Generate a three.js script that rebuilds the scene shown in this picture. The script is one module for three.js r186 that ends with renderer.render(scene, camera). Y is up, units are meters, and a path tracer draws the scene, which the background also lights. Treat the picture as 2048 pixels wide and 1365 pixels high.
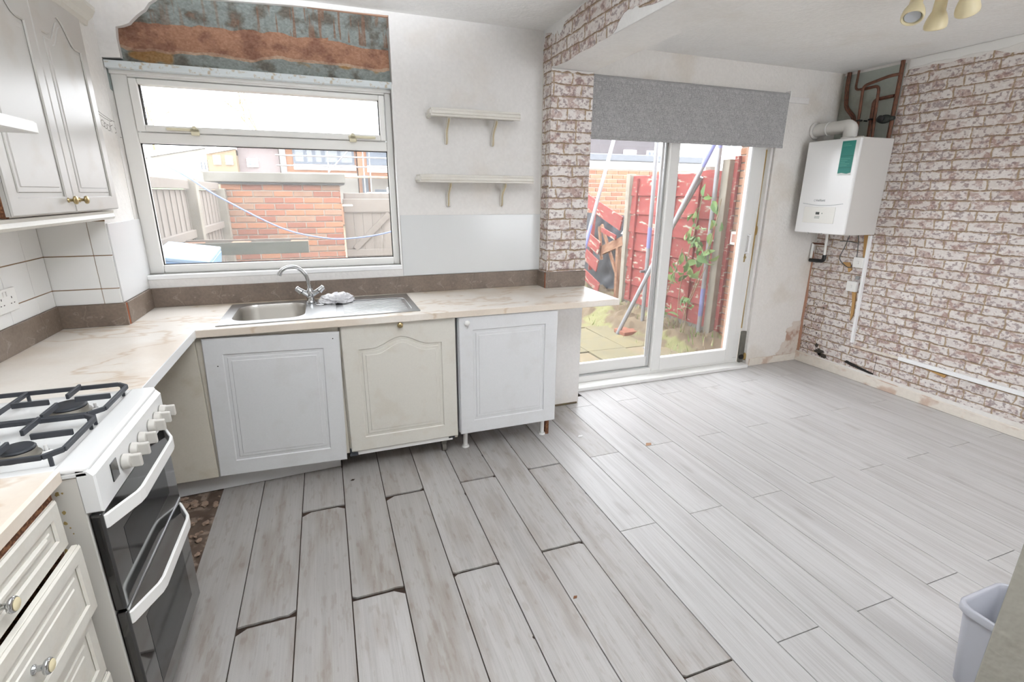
import * as THREE from 'three';
import { RoundedBoxGeometry } from 'three/addons/geometries/RoundedBoxGeometry.js';
import { mergeGeometries, mergeVertices } from 'three/addons/utils/BufferGeometryUtils.js';

// ---------- camera, sky, exposure, lamps ----------
const scene = new THREE.Scene();
const camera = new THREE.PerspectiveCamera(2 * Math.atan(682.5 / 990) * 180 / Math.PI, 2048 / 1365, 0.05, 200);
camera.position.set(-0.3452, 1.5338, 3.2332);
camera.rotation.set(-0.2894, -0.3555, 0.0068, 'YXZ');
scene.background = new THREE.Color().setRGB(0.95, 0.985, 1.03);   // overcast sky
scene.backgroundIntensity = 4.6;
const renderer = new THREE.WebGLRenderer({ antialias: true });
renderer.toneMapping = THREE.LinearToneMapping;
renderer.toneMappingExposure = 1.56;
renderer.shadowMap.enabled = true;

const UNSEEN_LAMP = 68;                                      // unseen lamp behind the camera that brightens the kitchen, candela

// ---------- helpers ----------
let seed = 7;
const rnd = () => { seed = (seed * 1664525 + 1013904223) >>> 0; return seed / 4294967296; };
const rr = (a, b) => a + (b - a) * rnd();
const used = new Map(), origin = new Map();
function numbered(name) { const n = used.get(name) || 0; used.set(name, n + 1); return n ? name + '_' + String(n).padStart(3, '0') : name; }
function tag(o, label, category, group) { o.userData.label = label; o.userData.category = category; if (group) o.userData.group = group; return o; }
function thing(name, label, category, at = [0, 0, 0], group) {
  const o = new THREE.Group(); o.name = numbered(name); o.position.set(...at); origin.set(o, at); scene.add(o);
  return tag(o, label, category, group);
}
function structGroup(name, at = [0, 0, 0]) { const o = new THREE.Group(); o.name = name; o.position.set(...at); origin.set(o, at); o.userData.kind = 'structure'; scene.add(o); return o; }
function shadowed(m) { m.castShadow = true; m.receiveShadow = true; return m; }
function clean(g) {
  g = g.index ? g.toNonIndexed() : g;
  for (const k of Object.keys(g.attributes)) if (!['position', 'normal', 'uv'].includes(k)) g.deleteAttribute(k);
  if (!g.attributes.uv) g.setAttribute('uv', new THREE.BufferAttribute(new Float32Array(g.attributes.position.count * 2), 2));
  g.morphAttributes = {};
  return g;
}
function merged(gs) { gs = [].concat(gs).map(clean); return gs.length > 1 ? mergeGeometries(gs) : gs[0]; }
// a part under a thing, its geometry given in world coordinates
function part(parent, name, geos, mat, opt = {}) {
  const g = merged(geos), at = origin.get(parent) || [0, 0, 0];
  if (at[0] || at[1] || at[2]) g.translate(-at[0], -at[1], -at[2]);
  const m = shadowed(new THREE.Mesh(g, mat)); m.name = name; origin.set(m, at);
  if (opt.label) m.userData.label = opt.label;
  if (opt.kind) m.userData.kind = opt.kind;
  parent.add(m); return m;
}
function piece(parent, name, geo, mat, pos, rot) {     // a piece that shares its geometry with others
  const m = shadowed(new THREE.Mesh(geo, mat)), at = origin.get(parent) || [0, 0, 0]; m.name = name;
  m.position.set(pos[0] - at[0], pos[1] - at[1], pos[2] - at[2]); if (rot) m.rotation.set(...rot);
  parent.add(m); return m;
}
function single(name, geos, mat, label, category, group) {
  const g = merged(geos); g.computeBoundingBox(); const b = g.boundingBox, at = [(b.min.x + b.max.x) / 2, b.min.y, (b.min.z + b.max.z) / 2];
  g.translate(-at[0], -at[1], -at[2]);
  const m = shadowed(new THREE.Mesh(g, mat)); m.name = numbered(name); m.position.set(...at); scene.add(m);
  if (label) tag(m, label, category, group); return m;
}
const grouped = (name, group) => scene.children.forEach((o) => { if (o.name.replace(/_\d{3}$/, '') === name && o.userData.label) o.userData.group = group; });
function struct(name, geos, mat) { const m = single(name, geos, mat); m.userData.kind = 'structure'; return m; }
function uvBox(g) {
  g = clean(g); const p = g.attributes.position, n = g.attributes.normal, u = g.attributes.uv;
  for (let i = 0; i < p.count; i++) {
    const ax = Math.abs(n.getX(i)), ay = Math.abs(n.getY(i)), az = Math.abs(n.getZ(i)), x = p.getX(i), y = p.getY(i), z = p.getZ(i);
    if (ax >= ay && ax >= az) u.setXY(i, z, y); else if (ay >= az) u.setXY(i, x, z); else u.setXY(i, x, y);
  }
  return g;
}
function bx(x0, x1, y0, y1, z0, z1, r = 0) {
  const w = Math.abs(x1 - x0), h = Math.abs(y1 - y0), d = Math.abs(z1 - z0);
  r = Math.min(r, w * 0.45, h * 0.45, d * 0.45);
  const g = r > 0 ? new RoundedBoxGeometry(w, h, d, 2, r) : new THREE.BoxGeometry(w, h, d);
  g.translate((x0 + x1) / 2, (y0 + y1) / 2, (z0 + z1) / 2);
  return uvBox(g);
}
const V = (a) => new THREE.Vector3(...a);
function bar(a, b, w, h, roll = 0, r = 0.002) {          // a squared stick between two points
  const A = V(a), B = V(b), L = A.distanceTo(B), g = uvBox(r ? new RoundedBoxGeometry(w, h, L, 1, Math.min(r, w * .4, h * .4)) : new THREE.BoxGeometry(w, h, L));
  const m = new THREE.Matrix4().lookAt(B, A, Math.abs(B.y - A.y) > L * 0.98 ? new THREE.Vector3(1, 0, 0) : new THREE.Vector3(0, 1, 0));
  g.rotateZ(roll); g.applyMatrix4(m); g.translate((a[0] + b[0]) / 2, (a[1] + b[1]) / 2, (a[2] + b[2]) / 2);
  return g;
}
function rod(a, b, r, r2 = r, seg = 12) {
  const A = V(a), B = V(b), L = A.distanceTo(B), g = new THREE.CylinderGeometry(r2, r, L, seg);
  g.applyQuaternion(new THREE.Quaternion().setFromUnitVectors(new THREE.Vector3(0, 1, 0), B.clone().sub(A).normalize()));
  g.translate((a[0] + b[0]) / 2, (a[1] + b[1]) / 2, (a[2] + b[2]) / 2); return clean(g);
}
function tube(pts, r, seg = 40, rad = 10, tension = 0.5) { return clean(new THREE.TubeGeometry(new THREE.CatmullRomCurve3(pts.map(V), false, 'catmullrom', tension), seg, r, rad)); }
function pipe(pts, r, bend = 0.035) {                     // straight runs with rounded bends
  const path = new THREE.CurvePath(), P = pts.map(V); let from = P[0];
  for (let i = 1; i < P.length; i++) {
    if (i === P.length - 1) { path.add(new THREE.LineCurve3(from, P[i])); break; }
    const d0 = P[i - 1].clone().sub(P[i]), d1 = P[i + 1].clone().sub(P[i]), b = Math.min(bend, d0.length() * .45, d1.length() * .45);
    const a = P[i].clone().add(d0.setLength(b)), c = P[i].clone().add(d1.setLength(b));
    path.add(new THREE.LineCurve3(from, a)); path.add(new THREE.QuadraticBezierCurve3(a, P[i], c)); from = c;
  }
  return clean(new THREE.TubeGeometry(path, P.length * 14, r, 10));
}
function lathe(pts, seg = 24) { return clean(new THREE.LatheGeometry(pts.map(([r, y]) => new THREE.Vector2(r, y)), seg)); }
function shape(pts, holes = []) { const s = new THREE.Shape(pts.map((p) => new THREE.Vector2(...p))); for (const h of holes) s.holes.push(new THREE.Path(h.map((p) => new THREE.Vector2(...p)))); return s; }
function ext(s, depth, bevel = 0) { return clean(new THREE.ExtrudeGeometry(s, { depth: depth - 2 * bevel, bevelEnabled: bevel > 0, bevelThickness: bevel, bevelSize: bevel, bevelOffset: -bevel, bevelSegments: 1, curveSegments: 10 })).translate(0, 0, bevel); }
const faceLeft = (g, x) => g.rotateY(-Math.PI / 2).translate(x, 0, 0);      // drawn in (z, y); grows towards -x from x
const faceRight = (g, x) => g.rotateY(Math.PI / 2).translate(x, 0, 0);      // drawn in (-z, y); grows towards +x from x
const rectPts = (x0, y0, x1, y1) => [[x0, y0], [x1, y0], [x1, y1], [x0, y1]];
function lookY(g, a, x, y, z) { return g.rotateY(a).translate(x, y, z); }

// ---------- textures ----------
function hash(x, y, s) { let h = Math.imul(x, 374761393) ^ Math.imul(y, 668265263) ^ Math.imul(s, 974711); h = Math.imul(h ^ (h >>> 13), 1274126177); return ((h ^ (h >>> 16)) >>> 0) / 4294967296; }
function vnoise(x, y, px, py, s) {                           // periodic value noise
  const x0 = Math.floor(x), y0 = Math.floor(y), fx = x - x0, fy = y - y0, u = fx * fx * (3 - 2 * fx), v = fy * fy * (3 - 2 * fy);
  const m = (a, n) => ((a % n) + n) % n, a = m(x0, px), b = m(x0 + 1, px), c = m(y0, py), d = m(y0 + 1, py);
  const p = hash(a, c, s), q = hash(b, c, s), r = hash(a, d, s), t = hash(b, d, s);
  return p + (q - p) * u + (r - p + (p - q - r + t) * u) * v;
}
function fbm(u, v, fx, fy, oct, s) { let a = 0.5, t = 0, n = 0; for (let i = 0; i < oct; i++) { t += a * vnoise(u * fx, v * fy, fx, fy, s + i); n += a; a *= 0.5; fx *= 2; fy *= 2; } return t / n; }
const clamp = THREE.MathUtils.clamp, sstep = THREE.MathUtils.smoothstep;
const mix3 = (a, b, t) => [a[0] + (b[0] - a[0]) * t, a[1] + (b[1] - a[1]) * t, a[2] + (b[2] - a[2]) * t];
function dtex(w, h, sx, sy, fn, srgb = true) {              // fn(u, v) -> [r, g, b] in sRGB 0..255, or a grey value; the map covers sx by sy metres
  const d = new Uint8Array(w * h * 4);
  for (let j = 0, o = 0; j < h; j++) for (let i = 0; i < w; i++, o += 4) {
    const c = fn((i + .5) / w, (j + .5) / h); if (typeof c === 'number') d[o] = d[o + 1] = d[o + 2] = clamp(c, 0, 255); else { d[o] = clamp(c[0], 0, 255); d[o + 1] = clamp(c[1], 0, 255); d[o + 2] = clamp(c[2], 0, 255); }
    d[o + 3] = 255;
  }
  const t = new THREE.DataTexture(d, w, h); t.wrapS = t.wrapT = THREE.RepeatWrapping; t.magFilter = THREE.LinearFilter; t.repeat.set(1 / sx, 1 / sy);
  if (srgb) t.colorSpace = THREE.SRGBColorSpace; t.needsUpdate = true; return t;
}
const mat = (color, roughness = 0.6, o = {}) => new THREE.MeshStandardMaterial({ color, roughness, ...o });
const tmat = (map, roughness = 0.7, o = {}) => new THREE.MeshStandardMaterial({ map, roughness, ...o });

// painted plaster with faint yellow and grey stains of its own
function plaster(base, stain, s, amount) {
  return dtex(512, 512, 1.6, 1.6, (u, v) => { const n = fbm(u, v, 5, 5, 5, s), g = fbm(u, v, 120, 120, 2, s + 9), k = sstep(n, .5, .8) * amount; return mix3(base, stain, k).map((c) => c + (g - .5) * 7); });
}
const bumpPlaster = dtex(512, 512, 1.1, 1.1, (u, v) => 255 * (0.6 * fbm(u, v, 9, 9, 4, 31) + 0.4 * fbm(u, v, 70, 70, 3, 37)), false);
const M = {};
M.wall = tmat(plaster([236, 233, 229], [226, 218, 208], 3, .45), .75, { bumpMap: bumpPlaster, bumpScale: .004 });
M.wallBack = tmat(plaster([233, 230, 227], [224, 215, 205], 23, .45), .75, { bumpMap: bumpPlaster, bumpScale: .003 });
M.wallStain = tmat(plaster([232, 228, 223], [216, 207, 195], 53, .6), .8, { bumpMap: bumpPlaster, bumpScale: .007 });
M.ceiling = tmat(plaster([240, 239, 237], [230, 226, 220], 71, .45), .85, { bumpMap: bumpPlaster, bumpScale: .004 });
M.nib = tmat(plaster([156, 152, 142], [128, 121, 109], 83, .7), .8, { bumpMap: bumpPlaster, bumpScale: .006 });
M.cream = tmat(dtex(256, 256, .5, .5, (u, v) => { const n = fbm(u, v, 6, 6, 5, 5), g = fbm(u, v, 90, 90, 2, 8); return mix3([220, 216, 207], [211, 203, 190], sstep(n, .52, .8) * .5).map((c) => c + (g - .5) * 5); }), .42);
M.creamOld = tmat(dtex(256, 256, .5, .5, (u, v) => { const n = fbm(u, v, 5, 5, 5, 15), g = fbm(u, v, 90, 90, 2, 8); return mix3([212, 205, 192], [196, 186, 166], sstep(n, .5, .8) * .6).map((c) => c + (g - .5) * 6); }), .5);
M.whiteDoor = tmat(dtex(256, 256, .5, .5, (u, v) => { const n = fbm(u, v, 6, 6, 5, 25), g = fbm(u, v, 90, 90, 2, 8); return mix3([222, 222, 223], [214, 213, 212], sstep(n, .5, .8) * .5).map((c) => c + (g - .5) * 4); }), .38);
M.glossCream = tmat(dtex(256, 256, .6, .6, (u, v) => { const n = fbm(u, v, 5, 7, 5, 45); return mix3([198, 195, 190], [189, 182, 172], sstep(n, .54, .78) * .5); }), .34);
M.upvc = mat(0xeae9e6, .35); M.upvcOld = mat(0xf2f0ec, .38);
M.white = mat(0xf0efec, .4); M.whiteGloss = mat(0xf8f8f8, .16); M.enamel = mat(0xeeeeed, .14); M.creamPlastic = mat(0xe9dcb6, .38); M.yellowed = mat(0xe6dec2, .5);
M.metal = mat(0xc9cacb, .28, { metalness: 1 }); M.chrome = mat(0xc4c6c8, .08, { metalness: 1 }); M.brass = mat(0xb9a67c, .3, { metalness: 1 }); M.gold = mat(0xd6c6a4, .5, { metalness: .25 });
M.copper = tmat(dtex(256, 256, .2, .2, (u, v) => mix3([128, 84, 66], [88, 66, 56], sstep(fbm(u, v, 6, 6, 4, 5), .4, .7))), .5, { metalness: .45 });
M.black = mat(0x1b1c1e, .4); M.blackGlass = new THREE.MeshPhysicalMaterial({ color: 0x17181a, roughness: .12, clearcoat: 1, clearcoatRoughness: .05 }); M.iron = mat(0x3b3e44, .55); M.dark = mat(0x2a2724, .9);
M.chip = tmat(dtex(256, 256, .12, .12, (u, v) => mix3([150, 104, 72], [104, 66, 46], sstep(fbm(u, v, 24, 24, 3, 4), .35, .65))), .9);
M.glassHazed = new THREE.MeshPhysicalMaterial({ color: 0xffffff, transmission: 1, thickness: 0, roughness: .17, ior: 1.5 });  // lens-flare haze over the view, put into the glass as slight roughness
M.glassDoor = new THREE.MeshPhysicalMaterial({ color: 0xffffff, transmission: 1, thickness: 0, roughness: .11, ior: 1.5 });  // weaker flare haze of the same kind
M.glass = new THREE.MeshPhysicalMaterial({ color: 0xffffff, transmission: 1, thickness: 0, roughness: 0, ior: 1.5 });
M.marble = tmat(dtex(1024, 1024, 1.3, 1.3, (u, v) => {
  const w = fbm(u, v, 4, 4, 4, 61) * .5, n = fbm(u + w * .12, v + w * .1, 3, 8, 6, 63), k = 1 - sstep(Math.abs(n - .52), 0, .035), b = sstep(fbm(u, v, 3, 3, 5, 67), .42, .68), g = fbm(u, v, 160, 160, 2, 64);
  return mix3(mix3([238, 231, 222], [221, 206, 189], b * .75), [190, 160, 128], k * .4).map((c) => c + (g - .5) * 5);
}), .3);
M.stone = tmat(dtex(512, 512, .5, .5, (u, v) => { const n = fbm(u, v, 7, 7, 5, 73), f = fbm(u, v, 60, 60, 3, 75), k = 1 - sstep(Math.abs(fbm(u, v, 5, 6, 5, 79) - .5), 0, .02); return mix3(mix3([112, 98, 88], [146, 131, 118], n * .8 + f * .5 - .15), [186, 176, 166], k * .35); }), .45);
M.tile = mat(0xf4f4f3, .16); M.grout = mat(0x9a7c5c, .9);
M.aluminium = mat(0xd7d8d9, .32, { metalness: .7 });
M.steelBrushed = tmat(dtex(512, 512, .5, .5, (u, v) => 186 + 26 * (fbm(u, v, 4, 220, 3, 91) - .5) + 14 * (fbm(u, v, 30, 30, 3, 93) - .5)), .3, { metalness: 1 });
M.steelBowl = mat(0xd2cfca, .34, { metalness: 1 });
M.fabric = tmat(dtex(512, 512, .25, .25, (u, v) => { const a = fbm(u, v, 128, 20, 2, 101), b = fbm(u, v, 20, 128, 2, 103), s = fbm(u, v, 200, 200, 1, 107); const k = (a + b - 1) * 46 + (s - .5) * 56; return [170 + k, 169 + k, 169 + k]; }), .95);
M.rawWood = tmat(dtex(256, 256, .4, .4, (u, v) => mix3([198, 166, 140], [162, 120, 94], sstep(fbm(u, v, 3, 14, 4, 5), .35, .7))), .85);
M.skirt = tmat(dtex(512, 256, 1.2, .5, (u, v) => { const k = sstep(fbm(u, v, 9, 4, 6, 113), .5, .72), g = fbm(u, v, 60, 30, 2, 117); return mix3([230, 222, 211], [186, 150, 128], k * .6).map((c) => c + (g - .5) * 10); }), .7);

// floor: printed laminate, five boards side by side in one map, grain along v
function laminate(dirtAndShade, s) {
  const B = 5;
  return dtex(1024, 1024, 1, 1.35, (u, v) => {
    const i = Math.floor(u * B), f = u * B - i, o = s + i * 17;
    const bend = (fbm(f, v, 2, 3, 3, o) - .5) * .35, g1 = fbm(f + bend, v, 7, 2, 5, o + 3), g2 = fbm(f, v, 38, 3, 4, o + 5), pore = fbm(f, v, 90, 8, 2, o + 7);
    const swirl = Math.abs(Math.sin((f - .5 + bend * 1.6) * 14 + g1 * 8)), knot = sstep(fbm(f, v, 3, 5, 3, o + 11), .7, .85);
    let c = mix3([197, 195, 194], [162, 158, 156], clamp((g1 - .34) * 1.1 + (g2 - .5) * .9, 0, 1) * .8);
    c = mix3(c, [150, 144, 140], sstep(pore, .6, .8) * .22 + knot * .3 + (swirl < .12 ? .06 : 0));
    if (dirtAndShade > 0) { const d = sstep(fbm(u, v, 20, 5, 6, s + 77), .46, .8), e = sstep(fbm(u, v, 80, 24, 4, s + 79), .58, .78); c = mix3(c, [130, 112, 96], (d * .42 + e * .3) * (.35 + .65 * dirtAndShade)); c = mix3(c, [148, 142, 136], .5 * dirtAndShade); }  // grime streaks, then a darker base tone that stands in for shade
    return c.map((x) => x + (hash(Math.floor(u * 1024), Math.floor(v * 1024), 5) - .5) * 5);
  });
}
M.floor = tmat(laminate(0, 201), .36); M.floorWornShaded = tmat(laminate(.5, 251), .4); M.floorDirtyShaded = tmat(laminate(.9, 301), .45);  // kitchen boards: real dirt, with shade put into the base tone
M.underlay = tmat(dtex(256, 256, .3, .3, (u, v) => mix3([74, 56, 44], [48, 38, 32], fbm(u, v, 12, 12, 4, 7))), .95);

// brick-print wallpaper: 16 courses of 68.5 mm, 2.4 m wide
const WP = (() => {
  const rows = [], N = 16; let s = 99; const r = () => { s = (s * 1103515245 + 12345) >>> 0; return s / 4294967296; };
  for (let j = 0; j < N; j++) { const cuts = [r() * .05]; for (;;) { const w = (r() < .4 ? .042 : .078) + r() * .016; if (cuts[cuts.length - 1] + w > .97 + cuts[0]) break; cuts.push(cuts[cuts.length - 1] + w); } rows.push(cuts); }
  const at = (u, v) => {                                    // distance into a brick (0 in the joint) and the brick's number
    const vv = v + (fbm(u, v, 40, 26, 2, 401) - .5) * .012, uu = u + (fbm(u, v, 40, 26, 2, 403) - .5) * .006;
    const j = Math.floor(((vv % 1) + 1) % 1 * N) % N, fy = ((((vv % 1) + 1) % 1) * N) - j, cuts = rows[j]; let x = uu; if (x < cuts[0]) x += 1; let k = cuts.length - 1; while (k > 0 && cuts[k] > x) k--;
    const x0 = cuts[k], x1 = k + 1 < cuts.length ? cuts[k + 1] : 1 + cuts[0], dx = Math.min(x - x0, x1 - x) * 2.4, dy = Math.min(fy, 1 - fy) * .0685;
    return [Math.min(dx, dy), j * 97 + k, dy < dx ? (fy < .5 ? -1 : 1) : 0];
  };
  const color = dtex(2048, 1024, 2.4, 1.096, (u, v) => {
    const [d, id, side] = at(u, v), t = hash(id, 3, 1), edge = sstep(d + (fbm(u, v, 150, 75, 3, 405) - .5) * .009, .0025, .0065);
    const n = fbm(u, v, 56, 36, 4, 411), f = fbm(u, v, 220, 120, 2, 415);
    let b = mix3([234, 228, 224], [216, 207, 201], t * .7); b = mix3(b, [166, 132, 122], sstep(n, .52, .68) * (.3 + .4 * t)); b = mix3(b, [132, 112, 112], sstep(fbm(u, v, 130, 76, 3, 417), .54, .7) * .55); b = mix3(b, [236, 233, 230], sstep(f, .58, .8) * .5);
    let j = mix3([184, 164, 138], [162, 138, 114], n); if (side < 0 && d < .0045) j = mix3(j, [112, 92, 78], .7);
    return mix3(j, b, edge).map((c) => c + (f - .5) * 12);
  });
  const bump = dtex(1024, 512, 2.4, 1.096, (u, v) => { const [d] = at(u, v); return 200 * sstep(d, .002, .012) + 50 * fbm(u, v, 110, 60, 3, 421); }, false);
  return { color, bump };
})();
M.wallpaper = tmat(WP.color, .75, { bumpMap: WP.bump, bumpScale: .004 });

M.lintel = tmat(dtex(1024, 512, 1.32, .42, (u, v) => {       // v grows upwards: grey render, brick course, grey-blue paint, sandy mortar
  const w = (fbm(u, v, 9, 4, 4, 501) - .5) * .12, y = v + w, n = fbm(u, v, 20, 8, 5, 503), f = fbm(u, v, 140, 60, 3, 505), drip = fbm(u, v, 90, 2, 3, 507);
  const grey = mix3([138, 144, 140], [106, 102, 94], sstep(n, .4, .68)), red = mix3([166, 124, 100], [136, 98, 80], sstep(n, .38, .7)), sand = mix3([182, 156, 122], [144, 120, 96], n);
  let c = y < .2 ? grey : y < .235 ? mix3([190, 168, 146], red, n) : y < .52 + .1 * (u > .75 ? -.3 : 0) ? red : y < .88 ? grey : sand;
  if (y > .52 && y < .88) c = mix3(c, [132, 100, 82], sstep(drip, .56, .7) * (u > .45 ? .75 : .35) + sstep(n, .6, .75) * (u < .45 ? .55 : .1));
  if (y < .2) c = mix3(c, [160, 116, 66], sstep(fbm(u, v, 8, 4, 3, 509), .66, .74) * .8);
  return c.map((x) => x + (f - .5) * 36);
}), .9, { bumpMap: dtex(512, 256, 1.32, .42, (u, v) => 255 * fbm(u, v, 26, 9, 5, 511), false), bumpScale: .02 });
M.paleBlue = tmat(dtex(256, 256, .3, .3, (u, v) => mix3([222, 228, 230], [186, 168, 142], sstep(fbm(u, v, 14, 14, 6, 5), .58, .78) * .8)), .7);

// outdoors
const brickTex = (a, b, s) => dtex(128, 128, .3, .3, (u, v) => mix3(a, b, fbm(u, v, 9, 9, 5, s)));
M.brickRed = [[[146, 84, 66], [166, 104, 84]], [[134, 74, 60], [156, 96, 80]], [[156, 94, 70], [176, 116, 92]], [[142, 92, 76], [164, 126, 110]]].map(([a, b], i) => tmat(brickTex(a, b, 600 + i), .9));
M.brickPale = [[[160, 112, 84], [182, 140, 110]], [[166, 120, 94], [190, 150, 122]], [[160, 96, 74], [180, 124, 100]]].map(([a, b], i) => tmat(brickTex(a, b, 620 + i), .9));
M.mortar = mat(0xa79c8e, .95);
M.concrete = tmat(dtex(256, 256, .8, .8, (u, v) => mix3([152, 148, 140], [116, 112, 102], fbm(u, v, 8, 8, 6, 641))), .95);
M.fenceGrey = [0, 1, 2].map((i) => tmat(dtex(128, 256, .12, 1.2, (u, v) => mix3([150, 142, 134], [108, 100, 92], fbm(u, v, 8, 3, 5, 651 + i))), .95));
M.redPaint = [0, 1, 2].map((i) => tmat(dtex(256, 128, .9, .3, (u, v) => { const c = mix3([158, 50, 46], [134, 38, 38], fbm(u, v, 6, 8, 5, 661 + i)); return mix3(c, [178, 140, 128], sstep(fbm(u, v, 10, 12, 5, 671 + i), .62, .72) * .8); }), .85));
M.soil = tmat(dtex(512, 512, 1.6, 1.6, (u, v) => mix3(mix3([112, 98, 78], [82, 70, 54], fbm(u, v, 12, 12, 6, 681)), [118, 122, 78], sstep(fbm(u, v, 6, 6, 5, 685), .55, .7) * .7)), 1);
M.slab = [0, 1, 2].map((i) => tmat(dtex(256, 256, .7, .7, (u, v) => mix3([[164, 150, 108], [150, 140, 106], [170, 148, 116]][i], [122, 116, 92], fbm(u, v, 7, 7, 6, 691 + i) * .9)), .95));
M.galv = tmat(dtex(128, 128, .3, .3, (u, v) => mix3([176, 178, 182], [146, 148, 152], fbm(u, v, 14, 14, 4, 701))), .5, { metalness: .35 });
for (const m of [...M.brickPale, M.concrete, ...M.slab]) m.color.setScalar(.72);
for (const m of M.brickRed) m.color.setRGB(1, 1.2, 1.08); for (const m of M.fenceGrey) m.color.setScalar(1.1); for (const m of M.redPaint) m.color.setRGB(.85, 1.8, 1.7); M.galv.color.setScalar(.85); M.soil.color.setScalar(1.25);
M.post = tmat(M.concrete.map, .95, { color: new THREE.Color().setRGB(1.15, 1.12, 1.08) }); M.oldTimber = tmat(M.rawWood.map, .9, { color: new THREE.Color().setRGB(.5, .42, .36) });
M.mortar.color.set(0xb4aa9e);
M.bluePaint = mat(0x7d82b2, .6);
M.leaf = [0x6f8f4a, 0x587c40, 0x86a05c].map((c) => new THREE.MeshPhysicalMaterial({ color: c, roughness: .8, transmission: .3, thickness: 0, side: THREE.DoubleSide }));
M.twig = mat(0x8f8468, .9); M.render = mat(0xd9d6cf, .9); M.peach = mat(0xd8bd9c, .9); M.pink = mat(0xd3c4c4, .9); M.roofGrey = mat(0x6c7076, .9); M.winDark = mat(0x5b6470, .25); M.winLight = mat(0xb9c2c8, .3);
for (const m of [M.render, M.peach, M.pink, M.winLight]) m.color.multiplyScalar(.42);

// =====================================================================
// THE ROOM
const H = 2.51, XL = -1.553, XR = 3.849, ZD = -.115, ZN = 4.7, XP = -1.291, ZP = .391, PX0 = 1.056, PX1 = 1.349, PZ = .133;

// floor: every board is a piece
{
  const fl = structGroup('floor');
  part(fl, 'underlay', [bx(XL, XR, -.1, -.0105, ZD - .14, ZN)], M.underlay);
  const W = .2025, X0 = .025;
  const chips = { '-2': { far: 1, big: 1 }, '-3': { far: 1, big: 1 }, '-4': { far: 1 }, '-1': { far: .8 }, '0': { far: .6 }, '1': { far: .6 }, '2': { far: .5 } };
  for (let k = -5; k <= 18; k++) {
    const x0 = X0 + k * W + (k < 5 ? .002 : .0014), x1 = Math.min(X0 + (k + 1) * W - (k < 5 ? .002 : .0014), XR - .001);
    if (x0 > XR) continue;
    const odd = ((k % 2) + 2) % 2 === 1, zs = k === -5 ? [ZD - .06, 1.98, 3.3, ZN] : odd ? [ZD - .06, .885, 2.262, 3.6, ZN] : [ZD - .06, .2, 1.545, 2.89, 4.2, ZN];
    for (let i = 0; i + 1 < zs.length; i++) {
      let z0 = zs[i], z1 = zs[i + 1]; if (x1 < PX0 && z1 < .3) continue;
      z0 = Math.max(z0, x0 < PX1 ? .02 : ZD - .06);
      const worn = x1 < .9 && z0 < 2, gap = worn ? (k <= -1 ? .0085 : k <= 3 ? .006 : .0035) : .0016;
      const a = z0 + (i ? gap : 0), b = z1 - gap, pts = [];
      // outline, clockwise from near left, with chipped corners on the worn boards
      const c = (s) => worn && rnd() < .55 ? rr(.3, 1) * s : 0;
      const edge = (xa, za, xb, zb, n, j) => { for (let t = 0; t < n; t++) pts.push([xa + (xb - xa) * t / n + (t && worn ? rr(-1, 1) * j * .3 : 0), za + (zb - za) * t / n + (t && worn ? rr(-1, .3) * j : 0)]); };
      const q = k < 0 ? .03 : .014, c1 = c(q), c2 = c(q), c3 = c(q), c4 = c(q);
      pts.push([x0, a + c1], [x0 + c1 * 1.5, a]); edge(x0 + c1 * 1.5 + .004, a, x1 - c2 * 1.5, a, 6, 0);
      pts.push([x1 - c2 * 1.5, a], [x1, a + c2]);
      if (worn && rnd() < .6) { const z = rr(a + .2, b - .2), w = rr(.015, .05); pts.push([x1, z], [x1 - rr(.003, .008), z + w * .4], [x1, z + w]); }
      pts.push([x1, b - c3], [x1 - c3 * 1.5, b]); edge(x1 - c3 * 1.5 - .004, b, x0 + c4 * 1.5, b, 6, worn ? .004 : 0); pts.push([x0 + c4 * 1.5, b], [x0, b - c4]);
      const g = ext(shape(pts), .0095, .0008).rotateX(Math.PI / 2);          // (x, z) laid flat, its top at y = 0
      const u = g.attributes.uv, p = g.attributes.position, vary = Math.floor(rnd() * 5), dv = rnd() * 1.35, fl2 = rnd() < .5;
      for (let n = 0; n < u.count; n++) { let f = clamp((p.getX(n) - x0) / W, .01, .99); if (fl2) f = 1 - f; u.setXY(n, (vary + f) / 5, p.getZ(n) + dv); }
      part(fl, 'floor_plank', [g], (k <= -1 && z0 < 1) || k <= -4 || (k <= 1 && z1 < 1) ? M.floorDirtyShaded : k <= 3 || (k <= 5 && z1 < 1) ? M.floorWornShaded : M.floor);
    }
  }
}
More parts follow.
